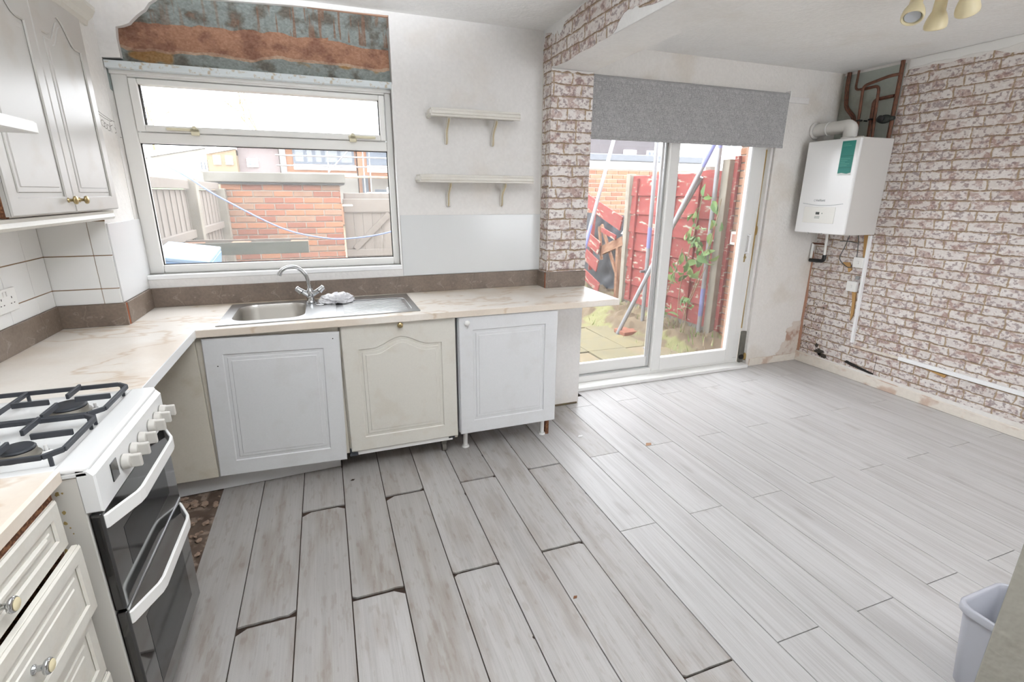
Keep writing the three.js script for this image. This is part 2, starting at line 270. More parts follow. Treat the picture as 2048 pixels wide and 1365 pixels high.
// rough screed and plaster crumbs where the boards are missing beside the cooker
{
  const g = new THREE.PlaneGeometry(.62, .9, 62, 90).rotateX(-Math.PI / 2).translate(-1.28, -.0105, .96), p = g.attributes.position;
  for (let i = 0; i < p.count; i++) { const x = p.getX(i), z = p.getZ(i), e = Math.min(1, (-.972 - x) * 30); p.setY(i, -.0095 + Math.max(0, e) * (.016 * fbm(x + 3, z + 3, 26, 26, 4, 3) - .003)); }
  g.computeVertexNormals();
  part(scene.getObjectByName('floor'), 'bare_screed', [uvBox(g)], tmat(dtex(512, 512, .8, .8, (u, v) => { const n = fbm(u, v, 14, 14, 5, 13); return mix3(mix3([120, 104, 92], [84, 68, 58], n), [168, 150, 136], sstep(fbm(u, v, 18, 18, 6, 17), .52, .72) * .75); }), 1));
  const lumps = [];
  for (let i = 0; i < 70; i++) { const s = rr(.004, .02), a = new THREE.IcosahedronGeometry(s, 1); const q = a.attributes.position; for (let j = 0; j < q.count; j++) { const k = .7 + .6 * hash(Math.round(q.getX(j) * 4e3), Math.round(q.getY(j) * 4e3 + q.getZ(j) * 9e3), i); q.setXYZ(j, q.getX(j) * k, q.getY(j) * k * .6, q.getZ(j) * k); } a.computeVertexNormals(); lumps.push(clean(a.translate(rr(-1.2, -.995), s * .35, rr(.56, 1.25)))); }
  const d = single('plaster_rubble', lumps, mat(0x9c8574, .95), 'crumbs of pinkish plaster lying on the bare floor between cooker and corner panel', 'rubble'); d.userData.kind = 'stuff';
}
// ceiling
struct('ceiling', [bx(XL - .2, XR + .2, H, H + .2, -.4, ZN + .2)], M.ceiling);
// window wall: plaster skin with a hacked opening, masonry behind
{
  const w = structGroup('wall_back');
  const skin = shape([[XP, 0], [PX0, 0], [PX0, H], [XP, H]].map(([x, y]) => [x, y]), []);
  const hole = [[XP + .002, 1.088], [.1006, 1.088], [.1006, 2.49], [-.1, 2.486], [-.4, 2.482], [-.7, 2.468], [-.86, 2.462], [-1.005, 2.448], [-1.05, 2.418], [-1.075, 2.385], [-1.09, 2.375], [-1.111, 2.358], [-1.135, 2.335], [-1.149, 2.32], [-1.18, 2.306], [-1.206, 2.299], [-1.212, 2.25], [-1.21, 2.165], [XP + .002, 2.16]];
  skin.holes.push(new THREE.Path(hole.map((p) => new THREE.Vector2(...p))));
  part(w, 'plaster', [uvBox(ext(skin, .034).translate(0, 0, -.034))], M.wallBack);
  part(w, 'masonry', [bx(XP - .2, PX0, -.2, 1.09, -.3, -.034), bx(.095, PX0, 1.09, 2.6, -.3, -.034), bx(XP - .2, .1, 2.13, 2.6, -.3, -.062)], M.render);
  // exposed lintel face, uneven
  const g = new THREE.PlaneGeometry(1.33, .36, 120, 36).translate(-.555, 2.315, -.036), p = g.attributes.position;
  for (let i = 0; i < p.count; i++) { const x = p.getX(i), y = p.getY(i); let z = .012 * (fbm(x + 4, y + 4, 9, 22, 4, 5) - .5); if (y > 2.44) z += .012; if (y < 2.355 && y > 2.215) z -= .006; p.setZ(i, p.getZ(i) + z); const u = g.attributes.uv; u.setXY(i, x + 1.22, y - 2.13); }
  g.computeVertexNormals();
  part(w, 'exposed_lintel', [g], M.lintel, { label: 'bare strip of old brick and blue-grey painted render above the window' });
  part(w, 'raw_plaster_edge', [bx(-1.0, .1, 2.483, 2.508, -.034, -.004, .004)], mat(0xc9a28c, .9));
  part(w, 'steel_angle', [bx(XP + .005, .099, 2.118, 2.152, -.06, -.004, .003)], M.paleBlue, { label: 'pale blue flaking steel strip over the window' });
  part(w, 'splash_panel', [bx(.104, PX0 - .001, 1.02, 1.40, 0, .006, .002)], mat(0xdfe0e0, .18), { label: 'smooth white wall panel under the shelves' });
}
// pier to the left of the window
{
  const w = structGroup('wall_left');
  part(w, 'masonry', [bx(XL - .2, XL, -.1, H, -.3, ZN)], M.wall);
  part(w, 'pier', [bx(XL, XP, 0, H, -.3, ZP)], M.wall);
  part(w, 'side_panel', [bx(XP, XP + .007, 1.02, 1.39, -.06, ZP - .001, .002)], mat(0xdedede, .22), { label: 'smooth white panel on the window side of the pier' });
  // tiles: on the pier front, then on the left wall
  part(w, 'grout', [bx(XL, XP, 1.0, 1.41, ZP, ZP + .004), bx(XL, XL + .004, 1.0, 1.5, ZP, 2.6)], M.grout);
  const rows = [[1.019, 1.0885], [1.0925, 1.2435], [1.2475, 1.40]], cs = [[XL + .006, -1.362], [-1.3595, XP + .001]];
  for (const [a, b] of rows) { for (const [x0, x1] of cs) part(w, 'tile', [bx(x0, x1, a, b, ZP, ZP + .008, .002)], M.tile); }
  const zs = [ZP + .009, .549, .75, .951, 1.152, 1.353, 1.554, 1.755, 1.956, 2.157];
  for (const [a, b] of [...rows, [1.4025, 1.5]]) for (let i = 0; i + 1 < zs.length; i++) part(w, 'tile', [bx(XL, XL + .008, a, b, zs[i] + .001, zs[i + 1] - .001, .002)], M.tile);
  // pencil scribble on the side of the pier
  const c = document.createElement('canvas'); c.width = 256; c.height = 128; const k = c.getContext('2d'); k.clearRect(0, 0, 256, 128); k.strokeStyle = '#8a8480'; k.lineWidth = 2.6; k.lineCap = 'round';
  const line = (...q) => { k.beginPath(); k.moveTo(q[0], q[1]); for (let i = 2; i < q.length; i += 2) k.lineTo(q[i], q[i + 1]); k.stroke(); }, loop = (x, y, a, b, t) => { k.beginPath(); k.ellipse(x, y, a, b, t, 0, 6.28); k.stroke(); };
  line(0, 12, 60, 24, 150, 38); line(0, 26, 70, 38, 140, 44); loop(36, 66, 22, 15, .2); loop(62, 74, 18, 13, .2); loop(92, 80, 18, 14, .2); line(110, 96, 118, 50, 126, 98); line(118, 70, 150, 60);
  k.beginPath(); k.moveTo(140, 42); k.bezierCurveTo(215, 20, 220, 90, 165, 98); k.stroke(); k.beginPath(); k.moveTo(170, 70); k.bezierCurveTo(190, 66, 190, 120, 245, 112); k.stroke();
  const t = new THREE.CanvasTexture(c); t.colorSpace = THREE.SRGBColorSpace;
  part(w, 'scribble', [new THREE.PlaneGeometry(.27, .12).rotateY(Math.PI / 2).translate(XP + .0006, 1.845, .06)], new THREE.MeshStandardMaterial({ map: t, transparent: true, roughness: .9 }));
  // torn paint beside the lintel
  part(w, 'raw_patch', [faceRight(ext(shape([[.02, 2.03], [.07, 2.02], [.085, 2.2], [.075, 2.24], [.05, 2.17]]), .0015), XP)], mat(0x9aa5a3, .9));
}
// wall with the patio door
{
  const w = structGroup('wall_patio');
  const s = shape([[PX1 - .02, 0], [XR, 0], [XR, H], [PX1 - .02, H]], [[[PX1 - .01, -.001 + .002], [3.235, .002], [3.222, .2], [3.206, 1.95], [3.204, 2.16], [PX1 - .01, 2.16]]]);
  part(w, 'plaster', [uvBox(ext(s, .19).translate(0, 0, ZD - .19))], M.wallStain);
  part(w, 'outer_leaf', [bx(3.2, XR + .2, -.2, 2.7, ZD - .3, ZD - .19), bx(PX1 - .3, 3.2, 2.16, 2.7, ZD - .3, ZD - .19)], M.brickRed[3]);
  // broken edge of the reveal beside the door frame
  part(w, 'broken_reveal', [bx(3.176, 3.204, .34, 1.94, ZD - .06, ZD - .012, .008)], M.wallBack);
  part(w, 'raw_brick', [bx(3.176, 3.226, .03, .33, ZD - .06, ZD - .03, .006)], M.concrete);
  part(w, 'foam_filler', [tube([[3.175, 1.9, ZD - .055], [3.18, 1.5, ZD - .055], [3.172, 1.2, ZD - .05], [3.18, .8, ZD - .055], [3.176, .36, ZD - .055]], .006, 60, 6), new THREE.IcosahedronGeometry(.02, 1).scale(.7, 2.2, .7).translate(3.18, 1.24, ZD - .045), new THREE.IcosahedronGeometry(.024, 1).scale(.6, 1.6, .7).translate(3.226, .09, ZD - .02)], mat(0xa98c58, .95));
  part(w, 'cable_hole', [new THREE.SphereGeometry(.03, 14, 8).scale(1, .8, .5).translate(3.195, .085, ZD - .03)], M.dark);
  // crumbling plaster near the corner
  const g = new THREE.PlaneGeometry(.3, .42, 30, 36).translate(3.697, .21, ZD + .004), p = g.attributes.position;
  for (let i = 0; i < p.count; i++) { const x = p.getX(i), y = p.getY(i), e = Math.max(0, 1 - Math.hypot((x - 3.849) / .26, (y) / .42) - .5 * (fbm(x, y, 12, 12, 4, 2) - .5)); p.setZ(i, ZD - .004 + (e > .02 ? .005 + .012 * fbm(x, y, 40, 40, 4, 9) * Math.min(1, e * 6) : 0)); }
  g.computeVertexNormals(); part(w, 'crumbled_plaster', [uvBox(g)], tmat(dtex(256, 256, .5, .5, (u, v) => mix3([216, 205, 194], [180, 148, 130], sstep(fbm(u, v, 9, 9, 6, 3), .48, .78))), .95));
}
// right-hand wall: brick-print paper, bare patch behind the pipes
{
  const w = structGroup('wall_right');
  part(w, 'masonry', [bx(XR, XR + .2, -.1, H, ZD - .3, ZN)], M.wall);
  const top = []; for (let z = ZN; z > .36; z -= .09) top.push([z, 2.437 + rr(-.012, .012) - (z > 1 && z < 1.25 ? .02 : 0)]);
  const sh = shape([[ZD + .012, .1], [ZN, .1], ...top, [.372, 2.42], [.378, 2.2], [.37, 1.93], [ZD + .012, 1.93]]);
  const g = ext(sh, .0025); part(w, 'wallpaper', [faceLeft(g, XR)], M.wallpaper, { label: 'whitewashed brick pattern wallpaper' });
  part(w, 'bare_plaster', [bx(XR - .003, XR, 1.9, 2.49, ZD, .372)], tmat(plaster([176, 182, 174], [140, 138, 124], 91, .8), .85));
  const strip = []; for (let z = ZN; z > .42; z -= .07) strip.push([z, 2.455 + rr(-.008, .008)]);
  part(w, 'torn_lining', [faceLeft(ext(shape([[.4, H - .004], [ZN, H - .004], ...strip, [.4, 2.44]].reverse()), .006), XR)], M.white, { label: 'torn white strip along the top of the wall' });
  const mould = (z, y, sx, sy, n) => { const q = []; for (let i = 0; i < 22; i++) { const a = i / 22 * 6.283, r = .55 + .6 * hash(i, n, 4); q.push([z + Math.cos(a) * r * sx, y + Math.sin(a) * r * sy]); } return faceLeft(ext(shape(q), .002), XR - .0025); };
  part(w, 'scorched_patch', [mould(.12, .15, .045, .03, 1), mould(.17, .12, .05, .022, 2), mould(.09, .2, .02, .02, 3)], mat(0x46403a, .95), { label: 'dark mouldy patch near the skirting' });
  part(w, 'open_seam', [faceLeft(ext(shape([[.37, .13], [.44, .115], [.6, .098], [.635, .1], [.63, .112], [.48, .135], [.39, .15]]), .003), XR - .0025), bar([XR - .004, .1, .632], [XR - .004, .25, .632], .002, .003)], M.dark);
  part(w, 'mould_speckle', Array.from({ length: 60 }, (_, i) => mould(ZD + .02 + Math.pow(rnd(), 2) * .22, .12 + Math.pow(rnd(), 1.6) * .5, rr(.002, .007), rr(.002, .009), 10 + i)), mat(0x5d564e, .95), { kind: 'stuff' });
  part(w, 'torn_corner', [faceLeft(ext(shape([[ZD, .1], [ZD + .035, .1], [ZD + .03, .3], [ZD + .02, .42], [ZD + .026, .6], [ZD + .012, .8], [ZD + .014, 1.0], [ZD, 1.05]]), .008), XR)], mat(0xb98f78, .9));
}
struct('baseboard_right', [faceLeft(ext(shape([[ZD, 0], [ZN, 0], [ZN, .062], [1.6, .066], [.5, .08], [ZD, .095]]), .018, .004), XR)], M.skirt);
struct('baseboard_back', [bx(3.26, XR - .018, 0, .07, ZD, ZD + .014, .004)], M.skirt);
// column between window and patio door, beam over the opening, wall stub at the near end of the beam
{
  const c = structGroup('pillar');
  part(c, 'plaster', [bx(PX0, PX1, -.01, 2.279, -.3, PZ - .003, .006)], M.wallBack);
  const jag = (n, a, b, y, j) => Array.from({ length: n }, (_, i) => [a + (b - a) * i / (n - 1), y + rr(-j, j)]);
  part(c, 'wallpaper', [uvBox(ext(shape([[PX0 - .002, 1.018], [PX1, 1.018], ...jag(9, PX1, PX0 - .002, 2.268, .012)]), .003).translate(0, 0, PZ - .003)), faceLeft(ext(shape([[0, 1.018], [PZ, 1.018], [PZ, 2.29], [.12, 2.47], [.03, 2.49], [0, 2.4]]), .0025), PX0)], M.wallpaper, { label: 'brick pattern wallpaper wrapped round the column' });
  part(c, 'broken_foot', [bx(PX0, PX1 - .01, 0, .016, PZ - .02, PZ + .001, .005)], M.soil);
  part(c, 'edge_bead', [bx(PX0 - .004, PX0 + .001, 1.02, 2.3, -.001, .012, .002)], M.cream);
  const b = structGroup('beam');
  part(b, 'plaster', [bx(PX0, PX1, 2.279, H + .01, -.3, ZN, .005)], M.ceiling);
  const low = [[.134, 2.285], [.2, 2.275], [.35, 2.268], [.5, 2.278], [.62, 2.272], [.7, 2.28], [.78, 2.276], [.84, 2.283], [.87, 2.296], [.885, 2.318], [.93, 2.345], [.97, 2.348], [1.0, 2.34], [1.03, 2.345], [1.06, 2.328], [1.1, 2.322], [1.16, 2.312], [1.24, 2.305], [1.3, 2.3], [1.4, 2.296], [1.6, 2.29], [2.0, 2.285], [2.7, 2.29]];
  const up = [[2.7, 2.5], [.5, 2.502], [.42, 2.49], [.3, 2.478], [.26, 2.44], [.22, 2.43], [.2, 2.46], [.16, 2.44], [.134, 2.46]];
  part(b, 'wallpaper', [faceLeft(ext(shape([...low, ...up]), .003), PX0)], M.wallpaper, { label: 'brick pattern wallpaper torn along its lower edge' });
  struct('wall_nib', [bx(PX0, PX1 + .1, -.01, 2.279, 2.756, ZN, .004)], M.nib);
}
// unseen near side of the room: a wall, its window sized to light the interior
{
  const w = structGroup('wall_front');
  part(w, 'plaster', [uvBox(ext(shape(rectPts(XL - .2, -.1, XR + .2, H), [rectPts(1.65, .75, 3.7, 2.3)]), .25).translate(0, 0, ZN))], M.wall);
  for (const [n, x0, x1, y0, y1] of [["window_2", 1.65, 3.7, .75, 2.3]]) {
    const f = structGroup(n), t = .07;
    part(f, 'window_frame', [bx(x0, x1, y0, y0 + t, ZN + .06, ZN + .13), bx(x0, x1, y1 - t, y1, ZN + .06, ZN + .13), bx(x0, x0 + t, y0 + t, y1 - t, ZN + .06, ZN + .13), bx(x1 - t, x1, y0 + t, y1 - t, ZN + .06, ZN + .13)], M.upvc);
    part(f, 'pane', [bx(x0 + t, x1 - t, y0 + t, y1 - t, ZN + .09, ZN + .094)], M.glass);
  }
}
// unseen lamp behind the camera, placed to brighten the ceiling and the room
{
  const X = .1, Y = 1.62, Z = 3.75, dir = new THREE.Vector3(-.15, .88, -1.0).normalize(), q = new THREE.Quaternion().setFromUnitVectors(new THREE.Vector3(0, 1, 0), dir);
  const t = thing('unseen_uplighter', 'unseen black floor lamp behind the camera, tilted up to brighten ceiling and room', 'lamp', [X, 0, Z]);
  part(t, 'base', [lathe([[0, 0], [.14, 0], [.14, .015], [.03, .03], [0, .03]], 32).translate(X, 0, Z)], M.black);
  part(t, 'stem', [rod([X, .02, Z], [X, Y - .08, Z], .012)], M.black);
  part(t, 'lamp_bowl', [lathe([[0, -.09], [.06, -.08], [.11, -.02], [.14, .06], [.132, .06], [.1, -.01], [.05, -.065], [0, -.075]], 32).applyQuaternion(q).translate(X, Y, Z)], M.black);
  part(t, 'lamp_disc', [lathe([[0, -.012], [.1, -.012], [.1, 0], [0, 0]], 32).applyQuaternion(q).translate(X, Y, Z)], new THREE.MeshStandardMaterial({ color: 0xf4f4f2, emissive: new THREE.Color(1, .98, .95), emissiveIntensity: 2.5 }));
  const at = dir.clone().multiplyScalar(.075).add(new THREE.Vector3(X, Y, Z)), l = new THREE.SpotLight(new THREE.Color(.92, .975, 1.04), UNSEEN_LAMP, 0, .62, .7);
  l.position.copy(at); l.target.position.copy(at).add(dir); l.shadow.radius = 5; l.castShadow = true; l.name = 'unseen_uplight'; scene.add(l, l.target);
}
// upstands of the worktop
{
  const y0 = .9105, y1 = 1.018, t = .016, st = (n, g) => struct('trim_' + n, g, M.stone);
  st(1, [bx(XL, XL + t, y0, y1, ZP + t, 1.39, .002)]); st(2, [bx(XL, XP + .012, y0, y1, ZP, ZP + t, .002)]);
  st(3, [bx(XP, XP + t, y0, y1, .004, ZP - .012, .002)]); st(4, [bx(XP + t, PX0 - .001, y0, y1, .001, t, .002)]);
  st(5, [bx(PX0 - t, PX0, y0, y1, t, PZ - .002, .002)]); st(6, [bx(PX0 - t + .002, PX1, y0, y1, PZ, PZ + t, .002)]);
  struct('trim_7', [bx(XP + .004, XP + .013, y0, y1 - .002, ZP - .012, ZP - .001, .001), bx(PX0 - t + .001, PX0 - t + .004, y0, y1 - .002, PZ + .002, PZ + t - .002)], mat(0xa65f3f, .9));
}
// =====================================================================
// KITCHEN WINDOW
{
  const w = structGroup('window_1'), z0 = -.13, z1 = -.07, X0 = XP + .002, X1 = .0955;
  const gx0 = -1.2188, gx1 = .0582;
  part(w, 'window_frame', [bx(X0, gx0, 1.088, 2.118, z0, z1, .006), bx(gx1, X1, 1.088, 2.118, z0, z1, .006), bx(gx0, gx1, 1.088, 1.134, z0, z1, .006), bx(gx0, gx1, 1.777, 1.832, z0, z1, .006), bx(gx0, gx1, 2.09, 2.118, z0, z1 + .012, .006), bx(X0, X1, 2.1, 2.12, z0, z1 + .02, .004)], M.upvcOld);
  const s0 = z0 + .01, s1 = z1 + .018, a = -1.1765, b = .0224;
  const sash = part(w, 'window_sash', [bx(gx0 + .004, a, 1.834, 2.086, s0, s1, .006), bx(b, gx1 - .004, 1.834, 2.086, s0, s1, .006), bx(a, b, 1.834, 1.866, s0, s1, .006), bx(a, b, 2.059, 2.086, s0, s1, .006)], M.upvcOld, { label: 'top-hung upper window sash' });
  part(sash, 'pane', [bx(a, b, 1.866, 2.059, -.1, -.096)], M.glassHazed);
  for (const x of [-.95, -.14]) {
    part(sash, 'sash_handle', [bx(x - .02, x + .02, 1.822, 1.85, s1 - .004, s1 + .014, .005), bx(x - .025, x + (x < -.5 ? .02 : .13) , 1.842, 1.856, s1 + .008, s1 + .024, .006), bx(x - (x < -.5 ? .13 : .02), x + .02, 1.842, 1.856, s1 + .008, s1 + .024, .006), rod([x, 1.84, s1], [x, 1.862, s1 + .02], .011)], M.yellowed);
  }
  part(w, 'gasket', [bx(gx0, gx1, 1.132, 1.138, -.098, -.09), bx(gx0, gx1, 1.773, 1.779, -.098, -.09), bx(gx0 - .001, gx0 + .004, 1.134, 1.777, -.098, -.086), bx(gx1 - .004, gx1 + .001, 1.134, 1.777, -.098, -.086), bx(a - .001, a + .004, 1.866, 2.059, -.098, -.07), bx(b - .004, b + .001, 1.866, 2.059, -.098, -.07)], M.dark);
  part(w, 'pane', [bx(gx0, gx1, 1.134, 1.777, -.106, -.102)], M.glassHazed);
  part(w, 'window_sill', [bx(X0, .1, 1.064, 1.0885, -.08, .006, .004)], M.whiteGloss);
  part(w, 'reveal', [bx(.0955, .1012, 1.088, 2.14, -.12, .003, .002)], M.white);
  part(w, 'outer_sill', [bx(X0 - .1, .2, 1.02, 1.075, -.36, -.13, .01)], M.concrete);
}
// PATIO DOOR
{
  const d = structGroup('door_1'), F = -.25, B = -.175;
  part(d, 'door_frame', [bx(PX1 - .008, 3.172, .028, .075, F - .02, B, .006), bx(3.118, 3.172, .075, 2.15, F - .02, B, .006), bx(PX1 - .008, PX1 + .04, .075, 2.15, F - .02, B, .006), bx(PX1 + .04, 3.118, 2.09, 2.15, F - .02, B, .006)], M.upvc);
  part(d, 'bottom_track', [bx(PX1, 3.118, .075, .083, F + .02, F + .026), bx(PX1, 3.118, .075, .083, B - .03, B - .024)], M.aluminium);
  const leaf = (x0, x1, g0, g1, zb, zf, y0, gy) => part(d, 'door_leaf', [bx(x0, g0, y0, 2.08, zb, zf, .007), bx(g1, x1, y0, 2.08, zb, zf, .007), bx(g0, g1, y0, gy, zb, zf, .007), bx(g0, g1, 2.0, 2.08, zb, zf, .007)], M.upvc);
  const L = leaf(PX1 + .04, 2.25, PX1 + .11, 2.19, F - .01, F + .03, .083, .178); L.userData.label = 'fixed left half of the patio door';
  part(L, 'pane', [bx(PX1 + .11, 2.19, .178, 2.0, F + .008, F + .012)], M.glassDoor);
  part(L, 'glazing_bead', [bx(2.165, 2.19, .178, 2.0, F + .03, F + .04, .003), bx(2.194, 2.2, .1, 2.05, F + .03, F + .046, .002)], M.aluminium);
  const R = leaf(2.215, 3.118, 2.302, 3.028, B - .045, B + .008, .05, .166); R.userData.label = 'sliding right half of the patio door';
  part(R, 'pane', [bx(2.302, 3.028, .166, 2.0, B - .022, B - .018)], M.glassDoor);
  part(R, 'glazing_bead', [bx(3.012, 3.028, .166, 2.0, B + .002, B + .012, .003)], M.whiteGloss);
  part(R, 'door_handle', [bx(3.088, 3.104, 1.045, 1.21, B + .03, B + .044, .006), bx(3.088, 3.104, 1.045, 1.06, B + .006, B + .036, .003), bx(3.088, 3.104, 1.195, 1.21, B + .006, B + .036, .003)], M.whiteGloss);
  part(R, 'lock_barrel', [rod([3.092, 1.01, B], [3.092, 1.01, B + .016], .012), bx(3.084, 3.1, .97, 1.04, B + .006, B + .011, .003)], M.brass);
}
struct('trim_8', [bx(PX1 - .005, 3.213, 0, .03, -.178, -.066, .004)], M.white);      // threshold board under the patio door
// roller blind
{
  const t = thing('roller_blind', 'grey woven roller blind half lowered over the patio door', 'blind', [2.3, 1.9, -.07]);
  part(t, 'fabric', [bx(1.39, 3.23, 1.925, 2.3, -.0715, -.07), bx(1.39, 3.23, 2.27, 2.302, -.071, -.067, .002)], M.fabric);
  part(t, 'roller', [rod([1.39, 2.3, -.09], [3.23, 2.3, -.09], .019)], M.fabric);
  part(t, 'bottom_bar', [bx(1.39, 3.232, 1.905, 1.927, -.076, -.066, .004)], M.fabric);
  part(t, 'bracket', [bx(3.23, 3.236, 2.27, 2.33, -.114, -.066)], M.white);
  struct('trim_9', [bx(3.235, 3.48, 2.255, 2.3, ZD, ZD + .012, .003)], M.wallBack);
}
// =====================================================================
// KITCHEN UNITS
// panelled door drawn at the origin: x 0..w, y 0..h, front at z = t
function doorGeo(w, h, m, arch = 0, t = .018) {
  const top = (inset, y) => { const a = []; const x0 = m + inset, x1 = w - m - inset; if (!arch) return [[x1, y], [x0, y]]; for (let i = 0; i <= 14; i++) { const f = 1 - i / 14, s = Math.min(f, 1 - f) * 2, k = s < .3 ? 0 : sstep(s, .3, 1); a.push([x0 + (x1 - x0) * f, y - arch + arch * k]); } return a; };
  const ring = (inset) => [[m + inset, m + inset], [w - m - inset, m + inset], ...top(inset, h - m - inset)];
  return [ext(shape(rectPts(0, 0, w, h)), t - .006, .001), ext(shape(rectPts(0, 0, w, h), [ring(0)]), .009, .0045).translate(0, 0, t - .008), ext(shape(ring(.014)), .006, .0025).translate(0, 0, t - .008), ext(shape(ring(.03)), .007, .0035).translate(0, 0, t - .0065)];
}
const knobGeo = () => lathe([[0, 0], [.009, 0], [.009, .003], [.0055, .006], [.0055, .016], [.014, .02], [.0155, .024], [.014, .028], [.006, .031], [0, .0315]], 20);
function carcass(x0, x1, y0, y1, z0, z1, t = .016) { return [bx(x0, x0 + t, y0, y1, z0, z1), bx(x1 - t, x1, y0, y1, z0, z1), bx(x0 + t, x1 - t, y0, y0 + t, z0, z1), bx(x0 + t, x1 - t, y1 - .08, y1, z1 - .018, z1), bx(x0 + t, x1 - t, y0, y1, z0, z0 + .006)]; }
{ // sink unit, its door hanging crooked
  const t = thing('base_cabinet', 'sink cabinet with a white door hanging crooked, leftmost of the three', 'cabinet', [-.64, 0, .33]);
  part(t, 'carcass', carcass(-.952, -.33, .13, .866, .03, .585), M.creamOld);
  const g = doorGeo(.622, .738, .085); for (const q of g) q.rotateZ(-.0295).translate(-.969, .1235, .592);
  part(t, 'door', g, M.whiteDoor);
  part(t, 'filler_strip', [bx(-.976, -.93, .125, .868, .574, .589, .001)], M.creamOld);
  for (const [x, y] of [[-.36, .81], [-.895, .72]]) part(t, 'hole_mark', [rod([x, y, .6085], [x, y, .6118], .003)], M.dark);
  part(t, 'plinth', [bar([-1.26, .06, .528], [-.385, .06, .478], .012, .118)], M.whiteDoor, { label: 'greyish plinth board with a ragged lower edge' });
}
{ // middle unit
  const t = thing('base_cabinet', 'middle cream cabinet with a panelled door and a knob at its top', 'cabinet', [-.02, 0, .33]);
  part(t, 'carcass', carcass(-.328, .294, .115, .868, .03, .575), M.creamOld);
  const d = part(t, 'door', doorGeo(.612, .732, .085, .055).map((q) => q.translate(-.32, .138, .582)), M.cream);
  part(d, 'knob', [knobGeo().rotateX(Math.PI / 2).translate(-.015, .855, .6)], M.brass);
  part(t, 'kick_strip', [bx(-.325, .262, .108, .142, .575, .584, .002)], M.white);
  part(t, 'hinge', [bx(-.33, -.285, .112, .128, .575, .598, .003), rod([-.32, .12, .59], [-.32, .155, .59], .008)], M.iron); part(t, 'hinge', [bx(.235, .275, .118, .134, .572, .584, .002)], M.iron);
  part(t, 'castor', [rod([.21, .028, .5], [.235, .028, .5], .028, .028, 20), bx(.205, .24, .05, .115, .485, .515, .004)], mat(0x77736d, .6));
  part(t, 'foot', [rod([-.26, 0, .35], [-.26, .115, .35], .018)], M.black);
}
{ // right unit
  const t = thing('base_cabinet', 'rightmost cabinet with a plain white panelled door standing on bare legs', 'cabinet', [.62, 0, .33]);
  part(t, 'carcass', carcass(.305, .932, .15, .866, .03, .588), M.whiteDoor);
  const d = part(t, 'door', doorGeo(.615, .724, .085).map((q) => q.translate(.308, .146, .594)), M.whiteDoor);
  part(d, 'knob', [knobGeo().rotateX(Math.PI / 2).translate(.352, .838, .612)], M.white);
  for (const [x, z] of [[.362, .497], [.885, .5], [.362, .12], [.885, .12]]) part(t, 'leg', [rod([x, .012, z], [x, .15, z], .014, .016), rod([x, 0, z], [x, .012, z], .024, .02, 16)], M.white);
  part(t, 'wood_block', [bx(.905, .928, 0, .1, .475, .515, .002)], M.chip);
}
single('corner_panel', [bx(XL + .002, -.975, .124, .868, .592, .61, .002)], M.creamOld, 'plain cream blanking panel in the shadowed corner beside the cooker', 'panel');
// worktop, L-shaped, cut out for the sink
{
  const t = thing('worktop', 'L-shaped cream marbled worktop running round the corner under the window', 'worktop', [0, .872, .3]);
  const out = [[XP + .001, .001], [PX0 - .001, .001], [PX0 - .001, PZ + .001], [1.336, PZ + .001], [1.336, .628], [-.9595, .628], [-.9595, 1.392], [XL + .001, 1.392], [XL + .001, ZP + .001], [XP + .001, ZP + .001]];
  const rect = [[-.845, .1], [-.845, .545], [.07, .545], [.07, .1]];
  part(t, 'slab', [uvBox(ext(shape(out.map(([x, z]) => [x, -z]), [rect.map(([x, z]) => [x, -z])]), .038, .003).rotateX(-Math.PI / 2).translate(0, .872, 0))], M.marble);
  part(t, 'joint_strip', [bx(-.962, -.9588, .874, .9115, .62, 1.39)], M.whiteGloss);
}
